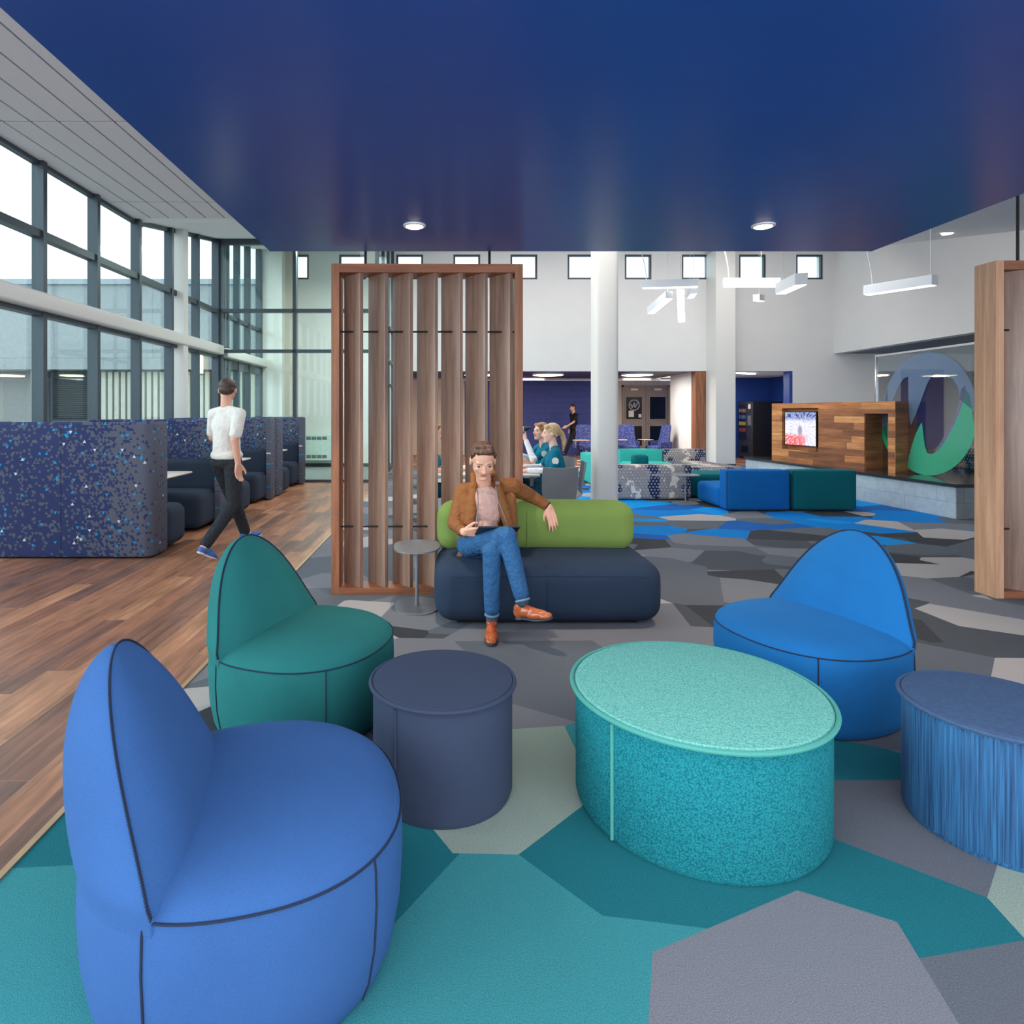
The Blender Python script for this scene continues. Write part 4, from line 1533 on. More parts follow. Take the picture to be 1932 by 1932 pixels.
uvl = b.loops.layers.uv.new('UVMap')
e = 0.018
v_ = [b.verts.new(wpt(s, q, z) - o) for s, q, z in ((a0 + e, 0.028 - e * 0.06, z0 + e), (a1 - e, -0.0215 + e * 0.06, z0 + e), (a1 - e, -0.0215 + e * 0.06, z1 - e), (a0 + e, 0.028 - e * 0.06, z1 - e))]
f = b.faces.new(v_)
for lp, uv in zip(f.loops, ((0, 0), (1, 0), (1, 1), (0, 1))):
    lp[uvl].uv = uv
m.build('picture', 'tv_pic', tv, False)
m = MB()
b = m.bm
wbox(m, t0 + 0.3, t1 - 0.3, 0.06, 0.14, 1.0, 1.3)
m.bm.transform(Matrix.Translation(Vector((P0.x, P0.y, ZP)) - o))
m.build('wall_mount', 'black', tv, False)

# glass partition with the round badge
GX = 7.42


def gz(u_px, v_px):
    """spot of the photograph on the plane of the glass"""
    d = GX * F / (u_px - VX)
    return Vector((0, d - 9.7, H - (v_px - VY) / F * d - ZP))


gp = thing('glass_partition', 'tall clear glass partition on the stage carrying a blue and green round badge', 'glass partition', (GX, 9.7, ZP))
MB().span(-0.006, 0.006, -1.20, 1.12, 0.0, 1.935).build('glass_pane', glass('partition_glass', (222, 228, 232), 0.06), gp, False)
m = MB()
m.span(-0.015, 0.015, -1.20, 1.14, 1.935, 1.965)
m.build('top_rail', 'chrome', gp, False)
m = MB()
m.span(-0.015, 0.015, 1.115, 1.14, 0.0, 1.94)
m.build('end_rail', 'chrome', gp, False)


def film(name, rgb, a):
    k = Nt(name)
    k.b.inputs['Base Color'].default_value = lin(rgb)
    k.b.inputs['Alpha'].default_value = a
    k.b.inputs['Roughness'].default_value = 0.4
    return k.m


def px3(pts):
    return [(1430 + x / 4.493, 620 + y / 4.493) for x, y in pts]


def arcpts(cx, cz, r, a0, a1, n):
    return [Vector((0, cx + r * math.cos(R(a0 + (a1 - a0) * i / n)), cz + r * math.sin(R(a0 + (a1 - a0) * i / n)))) for i in range(n + 1)]


# local plane: +y is away (left in the photo). circle of radius 0.96
outer = arcpts(0.0, 0.955, 0.955, -28 + 0, 180, 40)     # from lower left over the top to the near side
blue_in = px3([(1716, 600), (1700, 500), (1660, 430), (1600, 395), (1490, 385), (1440, 465), (1390, 600), (1340, 730), (1300, 820), (1285, 720), (1280, 560), (1278, 405),
               (1240, 425), (1200, 480), (1170, 550), (1145, 610), (1110, 690), (1075, 760), (1040, 800)])
bl = outer + [gz(a, b) for a, b in blue_in]
MB().poly(bl, (-0.002, 0, 0)).build('badge_blue', film('blue_glass_film', (112, 138, 170), 0.42), gp, False).location.x = -0.008
lav = px3([(1716, 602), (1690, 700), (1640, 810), (1590, 900), (1540, 985), (1500, 1040), (1530, 1030), (1600, 935), (1660, 830), (1720, 690), (1768, 520), (1760, 480), (1725, 520)])
MB().poly([gz(a, b) for a, b in lav], (-0.002, 0, 0)).build('badge_lavender', film('lavender_glass_film', (134, 124, 166), 0.42), gp, False).location.x = -0.008
grn = px3([(1395, 795), (1372, 830), (1340, 900), (1310, 990), (1285, 1080), (1275, 1150)])
low = arcpts(0.0, 0.955, 0.955, 298, 196, 26)
grn2 = px3([(1800, 560), (1768, 525), (1720, 695), (1660, 835), (1600, 940), (1530, 1035), (1480, 1065), (1440, 1055), (1420, 1000), (1408, 930)])
MB().poly([gz(a, b) for a, b in grn] + low + [gz(a, b) for a, b in grn2], (-0.002, 0, 0)).build('badge_green', film('green_glass_film', (70, 190, 150), 0.55), gp, False).location.x = -0.008
sm = px3([(1045, 880), (1070, 840), (1110, 790), (1150, 770), (1190, 1100), (1120, 1060), (1075, 970)])
MB().poly([gz(a, b) for a, b in sm], (-0.002, 0, 0)).build('badge_green', film('green_glass_film', (30, 176, 122), 0.66), gp, False).location.x = -0.008

# low cushions on the stage behind the glass
sectional((8.9, 10.9, ZP), R(90), 1.0, 0.9, 'hex', 'stitch', 'printed low cushion on the stage behind the glass partition', back=False, h=0.36).location = (9.6, 9.6, ZP)
sectional((8.9, 12.2, ZP), R(90), 1.0, 0.9, 'hex', 'stitch', 'printed low cushion further back on the stage behind the glass', back=False, h=0.30).location = (10.0, 11.0, ZP)

# ================================================================== VENDING MACHINE
vm = thing('vending_machine', 'black vending machine standing in the blue recess', 'vending machine', (9.22, 18.9, 0))
MB().span(0, 0.9, 0, 0.92, 0.04, 1.78, 0.01).build('cabinet', 'black', vm, False)
MB().span(-0.035, -0.001, 0.0, 0.88, 0.08, 1.77, 0.008).build('front_door', plain('dark_grey_vending_front', (58, 58, 60), 0.25), vm, False)
MB().span(-0.045, -0.034, 0.34, 0.84, 0.62, 1.70).build('display_glass', 'dark_pane', vm, False)
for q, zz in enumerate((0.85, 1.05, 1.25, 1.45)):
    mm = MB()
    for j in range(5):
        mm.span(-0.05, -0.044, 0.38 + j * 0.09, 0.43 + j * 0.09, zz, zz + 0.11)
    mm.build('snack_row', plain('snack_colours_%d' % q, [(170, 60, 50), (200, 170, 70), (90, 120, 160), (180, 120, 90)][q], 0.5), vm, False)['kind'] = 'stuff'
MB().span(-0.05, -0.034, 0.06, 0.24, 1.05, 1.35).build('keypad', 'metal_grey', vm, False)
MB().span(-0.046, -0.034, 0.25, 0.65, 0.22, 0.42).build('delivery_flap', 'black', vm, False)
MB().span(-0.04, -0.036, 0.08, 0.22, 1.56, 1.70).build('notice', 'table_white', vm, False)
MB().span(0.02, 0.86, 0.02, 0.9, 0, 0.045).build('feet', 'black', vm, False)


# ================================================================== HIGH-BACK CHAIRS IN THE BAY
def highback(loc, rz, label):
    t = thing('high_back_chair', label, 'armchair', loc, rz, 'high-back chairs in the bay')
    m = MB()
    rings = []
    for z, w, y, th in ((0.42, 0.30, 0.20, 0.10), (0.60, 0.27, 0.24, 0.07), (0.80, 0.235, 0.28, 0.06), (0.98, 0.23, 0.31, 0.055), (1.06, 0.215, 0.325, 0.05), (1.085, 0.19, 0.33, 0.03)):
        rings.append([(x * 1.0, y + yy + 0.06 * (abs(x) / w) ** 2 * -1, z) for x, yy in superell(w, th / 2, 28, 4)])
    m.loft(rings)
    m.build('backrest', 'chair_print', t, angle=70)
    m = MB().box((0, -0.02, 0.42), (0.56, 0.52, 0.12), bevel=0.05, seg=5)
    m.build('seat', 'chair_print', t)
    for s in (-1, 1):
        MB().box((s * 0.30, 0.06, 0.50), (0.06, 0.40, 0.22), bevel=0.03, seg=4).build('arm', 'chair_print', t)
    MB().tube([(0, 0, 0.03), (0, 0, 0.38)], 0.03, 12).build('stem', 'chrome', t)
    for a in range(4):
        MB().tube([(0, 0, 0.05), (0.28 * math.cos(a * PI / 2 + 0.8), 0.28 * math.sin(a * PI / 2 + 0.8), 0.02)], 0.016, 8).build('leg', 'chrome', t)
    # writing tablet
    MB().tube([(-0.30, -0.1, 0.40), (-0.40, -0.2, 0.45), (-0.40, -0.2, 0.64)], 0.014, 8).build('tablet_arm', 'chrome', t)
    MB().box((-0.26, -0.26, 0.65), (0.42, 0.28, 0.02), bevel=0.008).build('tablet', plain('birch_tablet', (206, 170, 140), 0.4), t)
    return t


kk = Nt('speckled_blue_upholstery')
vv = kk.coord()
vo = kk.n('ShaderNodeTexVoronoi')
vo.inputs['Scale'].default_value = 36
kk.l(vv, vo.inputs['Vector'])
kk.l(kk.mix(kk.math('LESS_THAN', vo.outputs['Distance'], 0.24), lin((40, 52, 112)), lin((150, 152, 178))), kk.b.inputs['Base Color'])
kk.b.inputs['Roughness'].default_value = 0.9
M['chair_print'] = kk.m
highback((4.02, 18.2, 0), R(8), 'speckled blue high-back chair left of the column, in front of the blue wall')
highback((5.28, 18.4, 0), R(-8), 'speckled blue high-back chair in front of the double door, facing us')
highback((6.12, 18.2, 0), R(-75), 'speckled blue high-back chair seen side-on beside the double door')


# ================================================================== TABLE GROUP BEHIND THE SOFA
tb = thing('cafe_table', 'white rectangular cafe table behind the wood screen', 'table', (0.42, 7.75, 0))
MB().span(-0.68, 0.63, -0.62, 0.62, 0.715, 0.742, 0.008).build('table_top', 'table_white', tb)
for sx_, sy_ in ((0.56, -0.42), (0.56, 0.54), (-0.6, -0.42), (-0.6, 0.54)):
    MB().tube([(sx_, sy_, 0.0), (sx_, sy_, 0.716)], 0.022, 14).build('leg', 'metal_grey', tb)


def shell_plastic(loc, rz, label, matn='metal_grey'):
    """moulded one-piece chair with a faceted back, chrome sled legs; front is local -Y"""
    t = thing('cafe_chair', label, 'chair', loc, rz, 'moulded grey cafe chairs')
    m = MB()
    b = m.bm
    rows = [(0.44, -0.22, 0.19), (0.43, 0.0, 0.205), (0.44, 0.17, 0.20), (0.50, 0.235, 0.175), (0.62, 0.262, 0.195), (0.76, 0.285, 0.20), (0.86, 0.30, 0.195)]
    g = []
    for z, y, w in rows:
        g.append([b.verts.new((w * q, y - 0.028 * q * q * (1 if z > 0.5 else 0), z + (0.012 * q * q if z < 0.47 else 0.0) + (0.01 * abs(q) if z > 0.85 else 0))) for q in (-1, -0.6, -0.2, 0.2, 0.6, 1)])
    for r0, r1 in zip(g[:-1], g[1:]):
        for j in range(5):
            b.faces.new((r0[j], r0[j + 1], r1[j + 1], r1[j]))
    bmesh.ops.recalc_face_normals(b, faces=b.faces)
    geom = bmesh.ops.solidify(b, geom=list(b.faces), thickness=0.012)
    m.build('shell', matn, t, angle=25)
    for s in (-1, 1):
        MB().tube([(s * 0.13, -0.16, 0.43), (s * 0.20, -0.20, 0.2), (s * 0.235, -0.22, 0.012), (s * 0.235, 0.24, 0.012), (s * 0.2, 0.2, 0.2), (s * 0.13, 0.12, 0.425)], 0.009, 8).build('leg', 'chrome', t)
    return t


shell_plastic((1.15, 6.87, 0), R(180 + 8), 'grey moulded cafe chair nearest, its back turned just behind the sofa arm')



# ================================================================== PEOPLE
def skinmat(name, rgb):
    k = Nt(name)
    k.b.inputs['Base Color'].default_value = lin(rgb)
    k.b.inputs['Roughness'].default_value = 0.55
    k.b.inputs['Subsurface Weight'].default_value = 0.12
    k.b.inputs['Subsurface Radius'].default_value = (0.012, 0.005, 0.003)
    return k.m


M['skin'] = skinmat('light_skin', (222, 168, 144))
M['skin_pale'] = skinmat('pale_skin', (236, 190, 172))
M['lip'] = plain('lip', (186, 110, 100), 0.5)
M['eye'] = plain('dark_eye', (40, 30, 28), 0.25)
M['eye_white'] = plain('eye_white', (222, 216, 210), 0.3)


def hairmat(name, a, b_):
    k = Nt(name)
    v = k.coord('Object', (90, 90, 14))
    k.l(k.ramp(k.noise(v, 1.0, 3, 0.7), [(0.3, lin(a)), (0.7, lin(b_))]), k.b.inputs['Base Color'])
    k.b.inputs['Roughness'].default_value = 0.5
    k.bump(k.noise(v, 1.6, 3, 0.7), 0.6, 0.006)
    return k.m


M['hair_brown'] = hairmat('brown_hair', (54, 34, 26), (100, 66, 48))
M['hair_dark'] = hairmat('dark_brown_hair', (40, 28, 24), (78, 58, 46))
M['hair_blond'] = hairmat('blond_hair', (150, 112, 70), (222, 196, 150))
M['hair_sandy'] = hairmat('sandy_hair', (124, 82, 52), (180, 130, 90))


def cloth(name, rgb, wr=28, bump=0.35, scale=500):
    """woven cloth with soft creases"""
    k = Nt(name)
    c = lin(rgb)
    v = k.coord()
    n = k.noise(v, scale, 2, 0.6)
    n2 = k.noise(v, wr, 3, 0.55)
    dark = tuple(x * 0.84 for x in c[:3]) + (1,)
    lite = tuple(min(1, x * 1.14) for x in c[:3]) + (1,)
    k.l(k.ramp(n, [(0.3, dark), (0.7, lite)]), k.b.inputs['Base Color'])
    k.b.inputs['Roughness'].default_value = 0.85
    k.b.inputs['Specular IOR Level'].default_value = 0.25
    k.bump(n2, bump, 0.06)
    return k.m


M['jacket'] = cloth('tan_suede', (134, 86, 50), 16, 0.5)
M['jacket_dark'] = cloth('dark_brown_suede', (84, 48, 28), 24)
M['tee'] = cloth('blush_grey_jersey', (198, 160, 150), 18, 0.5)
M['denim'] = cloth('blue_denim', (48, 94, 140), 22, 0.5, 700)
M['denim_lt'] = cloth('faded_denim_hem', (110, 140, 170), 40, 0.2)
M['sock'] = cloth('slate_sock', (62, 82, 98), 60, 0.2)
M['tan_leather'] = plain('cognac_leather', (180, 92, 52), 0.22, spec=0.7, var=0.12, nscale=20)
M['sole'] = plain('dark_grey_sole', (60, 66, 76), 0.5)
M['white_tee'] = cloth('white_jersey', (226, 222, 216), 14, 0.5)
M['dark_jean'] = cloth('charcoal_jean', (42, 46, 52), 22, 0.5)
M['scrub'] = cloth('teal_scrubs', (0, 108, 136), 20, 0.5)
M['scrub_dark'] = cloth('dark_teal_trousers', (8, 70, 92), 20, 0.5)
M['white_sleeve'] = cloth('white_undersleeve', (232, 232, 236), 30, 0.4)
M['police'] = cloth('black_uniform_cloth', (28, 30, 38), 20, 0.4)
M['sneaker'] = cloth('blue_sneaker', (70, 112, 178), 40, 0.2)
M['sneaker_sole'] = plain('white_rubber', (226, 228, 236), 0.5)


def blob(parts, voxel, name, matn, parent, smooth_it=4, origin=(0, 0, 0)):
    """rounded limbs and ellipsoids fused into one continuous skin"""
    bm = bmesh.new()
    og = Vector(origin)

    def ico(M4):
        b = bmesh.new()
        bmesh.ops.create_icosphere(b, subdivisions=3, radius=1.0)
        b.transform(M4)
        me = bpy.data.meshes.new('t')
        b.to_mesh(me)
        b.free()
        bm.from_mesh(me)
        bpy.data.meshes.remove(me)
    for p in parts:
        if p[0] == 'c':
            _, a, ra, b_, rb = p
            a, b_ = Vector(a) - og, Vector(b_) - og
            L = (b_ - a).length
            n = max(2, int(L / (min(ra, rb) * 0.35)) + 1)
            n = min(n, 60)
            ax = (b_ - a).normalized() if L > 1e-6 else Vector((0, 0, 1))
            q = ax.to_track_quat('Z', 'Y').to_matrix()
            ringsN = 18
            # frustum
            vs1 = [bm.verts.new(a + q @ Vector((math.cos(2 * PI * j / ringsN), math.sin(2 * PI * j / ringsN), 0)) * ra) for j in range(ringsN)]
            vs2 = [bm.verts.new(b_ + q @ Vector((math.cos(2 * PI * j / ringsN), math.sin(2 * PI * j / ringsN), 0)) * rb) for j in range(ringsN)]
            for j in range(ringsN):
                bm.faces.new((vs1[j], vs1[(j + 1) % ringsN], vs2[(j + 1) % ringsN], vs2[j]))
            bm.faces.new(list(reversed(vs1)))
            bm.faces.new(vs2)
            for c, r in ((a, ra), (b_, rb)):
                ico(Matrix.Translation(c) @ Matrix.Diagonal((r, r, r, 1)))
        else:
            _, c, r, rot = p
            rm = rot.to_4x4() if rot is not None else Matrix.Identity(4)
            ico(Matrix.Translation(Vector(c) - og) @ rm @ Matrix.Diagonal((r[0], r[1], r[2], 1)))
    me = bpy.data.meshes.new(name + '_src')
    bm.to_mesh(me)
    bm.free()
    o = bpy.data.objects.new('tmp_blob', me)
    C.objects.link(o)
    md = o.modifiers.new('r', 'REMESH')
    md.mode = 'VOXEL'
    md.voxel_size = voxel
    md.use_smooth_shade = True
    s = o.modifiers.new('s', 'SMOOTH')
    s.factor = 0.5
    s.iterations = smooth_it
    dg = bpy.context.evaluated_depsgraph_get()
    m2 = bpy.data.meshes.new_from_object(o.evaluated_get(dg))
    m2.name = name
    bpy.data.objects.remove(o)
    bpy.data.meshes.remove(me)
    m2.materials.clear()
    m2.materials.append(M[matn] if isinstance(matn, str) else matn)
    m2.polygons.foreach_set('use_smooth', [True] * len(m2.polygons))
    r = bpy.data.objects.new(name, m2)
    C.objects.link(r)
    r.parent = parent
    return r


def tf(M4, parts):
    out = []
    R3 = M4.to_3x3()
    for p in parts:
        if p[0] == 'c':
            out.append(('c', M4 @ Vector(p[1]), p[2], M4 @ Vector(p[3]), p[4]))
        else:
            out.append(('e', M4 @ Vector(p[1]), p[2], R3 @ (p[3] if p[3] is not None else Matrix.Identity(3))))
    return out


def frame(origin, fwd, up=(0, 0, 1)):
    """matrix whose local -Y looks along fwd"""
    f = Vector(fwd).normalized()
    y = -f
    x = y.cross(Vector(up)).normalized()
    z = x.cross(y).normalized()
    m = Matrix((x, y, z)).transposed().to_4x4()
    m.translation = Vector(origin)
    return m


HEAD = [('e', (0, 0.018, 0.035), (0.074, 0.094, 0.083), None),
        ('e', (0, -0.018, -0.020), (0.064, 0.068, 0.078), None),
        ('e', (0, -0.026, -0.066), (0.049, 0.052, 0.040), None),
        ('e', (0, -0.062, -0.092), (0.024, 0.020, 0.017), None),
        ('c', (-0.048, 0.0, -0.045), 0.016, (-0.016, -0.058, -0.094), 0.014),
        ('c', (0.048, 0.0, -0.045), 0.016, (0.016, -0.058, -0.094), 0.014),
        ('c', (0, -0.076, 0.018), 0.008, (0, -0.100, -0.026), 0.011),
        ('e', (-0.010, -0.092, -0.030), (0.008, 0.010, 0.007), None),
        ('e', (0.010, -0.092, -0.030), (0.008, 0.010, 0.007), None),
        ('c', (-0.042, -0.062, 0.026), 0.011, (-0.014, -0.075, 0.024), 0.010),
        ('c', (0.042, -0.062, 0.026), 0.011, (0.014, -0.075, 0.024), 0.010),
        ('e', (-0.038, -0.055, -0.022), (0.021, 0.020, 0.020), None),
        ('e', (0.038, -0.055, -0.022), (0.021, 0.020, 0.020), None),
        ('c', (-0.017, -0.078, -0.055), 0.0075, (0.017, -0.078, -0.055), 0.0075),
        ('e', (-0.075, 0.012, -0.002), (0.008, 0.020, 0.031), None),
        ('e', (0.075, 0.012, -0.002), (0.008, 0.020, 0.031), None)]


def face_details(Mh, parent, brow='hair_brown'):
    for s in (-1, 1):
        e = blob(tf(Mh, [('e', (s * 0.030, -0.070, 0.004), (0.0135, 0.007, 0.0055), None)]), 0.0022, 'eye', 'eye', parent, 1)
        blob(tf(Mh, [('c', (s * 0.017, -0.0815, 0.029), 0.003, (s * 0.046, -0.069, 0.026), 0.0025)]), 0.0022, 'eyebrow', brow, parent, 1)
    blob(tf(Mh, [('c', (-0.020, -0.0815, -0.052), 0.0042, (0, -0.0865, -0.0515), 0.0048), ('c', (0, -0.0865, -0.0515), 0.0048, (0.020, -0.0815, -0.052), 0.0042),
                 ('c', (-0.015, -0.0815, -0.059), 0.0045, (0.015, -0.0815, -0.059), 0.0045)]), 0.0022, 'mouth', 'lip', parent, 1)


def hair_short(extra=0.0):
    return [('e', (0, 0.026, 0.045 + extra * 0.4), (0.080, 0.095, 0.083 + extra), None),
            ('e', (0, 0.062, 0.0), (0.070, 0.055, 0.055), None),
            ('c', (-0.045, -0.045, 0.092), 0.022 + extra * 0.5, (0.045, -0.045, 0.092), 0.024 + extra * 0.5)]


def hand_parts(wrist, direction, palm_normal, thumb_dir, curl=0.5, s=1.0, spread=0.0, thumb_curl=0.3):
    """palm, four jointed fingers of different length and a thumb from the side of the palm"""
    f = Vector(direction).normalized()
    n = Vector(palm_normal)
    n = (n - f * n.dot(f)).normalized()
    t = Vector(thumb_dir)
    t = (t - f * t.dot(f) - n * t.dot(n)).normalized()
    w = Vector(wrist)
    P = lambda a, b, c: w + (f * a + t * b + n * c) * s
    out = []
    ys = (0.032, 0.0115, -0.010, -0.030)
    Ls = ((0.040, 0.025, 0.020), (0.044, 0.028, 0.021), (0.041, 0.026, 0.020), (0.033, 0.020, 0.018))
    base = (0.086, 0.090, 0.085, 0.076)
    for y, L, b0 in zip(ys, Ls, base):
        out.append(('c', P(0.006, y * 0.55, 0), 0.0165 * s, P(b0, y, 0), 0.0115 * s))
        ang = curl * 0.35
        a, c = b0, 0.0
        yy = y
        rr = (0.0098, 0.0088, 0.0078, 0.0068)
        for i, l in enumerate(L):
            ang2 = ang
            na, nc = a + l * math.cos(ang2), c + l * math.sin(ang2)
            ny = yy + spread * y * 0.3
            out.append(('c', P(a, yy, c), rr[i] * s, P(na, ny, nc), rr[i + 1] * s))
            a, c, yy = na, nc, ny
            ang += curl
    out.append(('c', P(0.015, 0.020, 0.006), 0.0165 * s, P(0.048, 0.046, 0.014), 0.0125 * s))
    out.append(('c', P(0.048, 0.046, 0.014), 0.0120 * s, P(0.076, 0.058 - 0.01 * thumb_curl, 0.020 + 0.03 * thumb_curl), 0.0100 * s))
    out.append(('c', P(0.076, 0.058 - 0.01 * thumb_curl, 0.020 + 0.03 * thumb_curl), 0.0098 * s, P(0.098, 0.058 - 0.035 * thumb_curl, 0.024 + 0.05 * thumb_curl), 0.0080 * s))
    return out


def shoe(ankle, heel, toe, name, matn, sole_mat, parent, laces=True, lace_mat=None, scale=1.0):
    """heel and toe are points on the sole line; up is away from the ground"""
    h, t, a = Vector(heel), Vector(toe), Vector(ankle)
    f = (t - h).normalized()
    L = (t - h).length
    u = (a - h)
    u = (u - f * u.dot(f)).normalized()
    s = f.cross(u).normalized()
    P = lambda x, y, z: h + f * x * L + s * y + u * z
    rot = Matrix((f, s, u)).transposed()
    up = [('e', P(0.14, 0, 0.045), (0.045, 0.033, 0.042), rot), ('c', P(0.16, 0, 0.052), 0.034, P(0.42, 0, 0.050), 0.036),
          ('e', P(0.62, 0, 0.034), (0.085, 0.043, 0.030), rot), ('e', P(0.84, 0, 0.026), (0.052, 0.036, 0.021), rot),
          ('c', P(0.35, 0, 0.062), 0.028, P(0.66, 0, 0.044), 0.024), ('c', P(0.15, 0, 0.07), 0.034, P(0.22, 0, 0.082), 0.036)]
    shoe_o = blob(up, 0.0045, name, matn, parent, 3)
    sl = [('e', P(0.13, 0, 0.010), (0.042, 0.033, 0.012), rot), ('e', P(0.66, 0, 0.008), (0.098, 0.046, 0.010), rot),
          ('e', P(0.40, 0, 0.010), (0.070, 0.032, 0.009), rot), ('e', P(0.88, 0, 0.009), (0.040, 0.034, 0.009), rot)]
    so = blob(sl, 0.004, 'sole', sole_mat, None, 2)
    so.parent = shoe_o
    if laces:
        for i, x in enumerate((0.40, 0.46, 0.52, 0.58)):
            z = 0.092 - (x - 0.35) * 0.085
            l = MB().tube([P(x, -0.020, z - 0.009), P(x + 0.015, 0, z + 0.002), P(x, 0.020, z - 0.009)], 0.0022, 6).build('lace', lace_mat or matn, shoe_o)
        for sg in (-1, 1):
            pts = [P(0.385, 0, 0.093), P(0.37, sg * 0.015, 0.108), P(0.40, sg * 0.028, 0.105), P(0.41, sg * 0.012, 0.094)]
            MB().tube(pts, 0.0022, 6).build('lace', lace_mat or matn, shoe_o)
    return shoe_o


# ------------------------------------------------ the seated man with the tablet
man = thing('person', 'person seated on the sofa in tan jacket and jeans, looking down at a tablet', 'person', (0.30, 4.4, 0))
ORG = Vector((0.30, 4.4, 0))


def PW(px, py, d):
    return W(px, py, d) - ORG


def bl(parts, vox, nm, mt, it=4, par=None):
    return blob(parts, vox, nm, mt, par or man, it)


headc = PW(911, 871, 4.40)
Mh = frame(headc, (0.08, -0.86, -0.42)) @ Matrix.Diagonal((1.14, 1.08, 1.05, 1))
neck = PW(914, 918, 4.54)
shR, shL = PW(874, 928, 4.54), PW(966, 918, 4.58)
elR, wrR = PW(858, 988, 4.44), PW(876, 1004, 4.23)
elL, wrL = PW(1004, 937, 4.70), PW(1036, 957, 4.635)
pel = PW(906, 1030, 4.44)
hipR, hipL = PW(886, 1027, 4.40), PW(928, 1027, 4.42)
knR, anR = PW(956, 1012, 4.00), PW(986, 1132, 3.90)
knL, anL = PW(928, 1040, 4.02), PW(928, 1165, 4.06)
chest = PW(917, 955, 4.50)
belly = PW(912, 1005, 4.47)
wat = bl

# skin: one continuous body, head to ankles
toeL, heelL = PW(926, 1196, 3.86), PW(927, 1196, 4.12)
heelL.z = 0.0
toeL.z = 0.0
heelR, toeR = PW(975, 1168, 3.96), PW(1041, 1170, 3.76)
body = tf(Mh, HEAD)
body += [('c', neck + Vector((0, 0.0, -0.02)), 0.056, headc + Vector((0, 0.03, -0.05)), 0.054),
         ('e', chest, (0.145, 0.085, 0.15), None), ('e', belly, (0.12, 0.085, 0.12), None), ('e', pel, (0.135, 0.10, 0.09), None),
         ('c', shR, 0.048, elR, 0.036), ('c', elR, 0.036, wrR, 0.0265), ('c', shL, 0.048, elL, 0.036), ('c', elL, 0.036, wrL, 0.0265),
         ('c', neck + Vector((0, 0, -0.03)), 0.05, shR, 0.045), ('c', neck + Vector((0, 0, -0.03)), 0.05, shL, 0.045),
         ('c', hipR, 0.075, knR, 0.052), ('c', knR, 0.048, anR, 0.034), ('c', hipL, 0.075, knL, 0.052), ('c', knL, 0.048, anL, 0.034),
         ('c', anR, 0.034, heelR + Vector((0.02, -0.01, 0.04)), 0.03), ('c', anL, 0.034, heelL + Vector((0, -0.02, 0.045)), 0.03),
         ('c', heelR + Vector((0.02, -0.01, 0.04)), 0.028, toeR.lerp(heelR, 0.25) + Vector((0, 0, 0.025)), 0.02),
         ('c', heelL + Vector((0, -0.02, 0.045)), 0.028, toeL.lerp(heelL, 0.25) + Vector((0, 0, 0.022)), 0.02)]
# right hand grips the near left corner of the tablet; left hand hangs over the bolster
body += hand_parts(wrR, (0.80, -0.30, 0.06), (-0.15, 0.85, 0.5), (-0.1, 0.2, 1.0), curl=0.42, s=0.98, thumb_curl=0.5)
body += hand_parts(wrL, (0.22, -0.30, -0.95), (-0.25, 0.9, -0.2), (-1.0, -0.1, 0.0), curl=0.20, s=0.98, thumb_curl=0.2, spread=0.2)
bl(body, 0.0042, 'body', 'skin', 3)
face_details(Mh, man)
hp = bl(tf(Mh, [('e', (0, 0.030, 0.048), (0.079, 0.092, 0.080), None), ('e', (0, 0.070, 0.0), (0.066, 0.046, 0.052), None),
                ('c', (-0.038, -0.040, 0.093), 0.019, (0.034, -0.046, 0.102), 0.023), ('c', (-0.02, -0.055, 0.098), 0.014, (0.040, -0.050, 0.090), 0.013),
                ('c', (-0.034, 0.0, 0.112), 0.020, (0.035, -0.02, 0.118), 0.024), ('c', (-0.01, -0.03, 0.118), 0.016, (0.028, 0.03, 0.122), 0.018),
                ('c', (-0.066, -0.022, 0.070), 0.016, (-0.070, 0.0, 0.030), 0.010), ('c', (0.066, -0.022, 0.070), 0.016, (0.070, 0.0, 0.030), 0.010)]), 0.004, 'hair', 'hair_brown', 2)

# t-shirt
bl([('e', chest + Vector((0, -0.03, -0.005)), (0.128, 0.090, 0.16), None), ('e', belly + Vector((0, -0.022, -0.01)), (0.118, 0.098, 0.13), None),
    ('c', neck + Vector((-0.05, -0.02, -0.045)), 0.045, neck + Vector((0.05, -0.02, -0.045)), 0.045),
    ('c', PW(907, 1030, 4.42), 0.10, PW(915, 1030, 4.42), 0.10), ('e', neck + Vector((0, -0.012, -0.035)), (0.075, 0.072, 0.035), None)], 0.0055, 't_shirt', 'tee', 3)
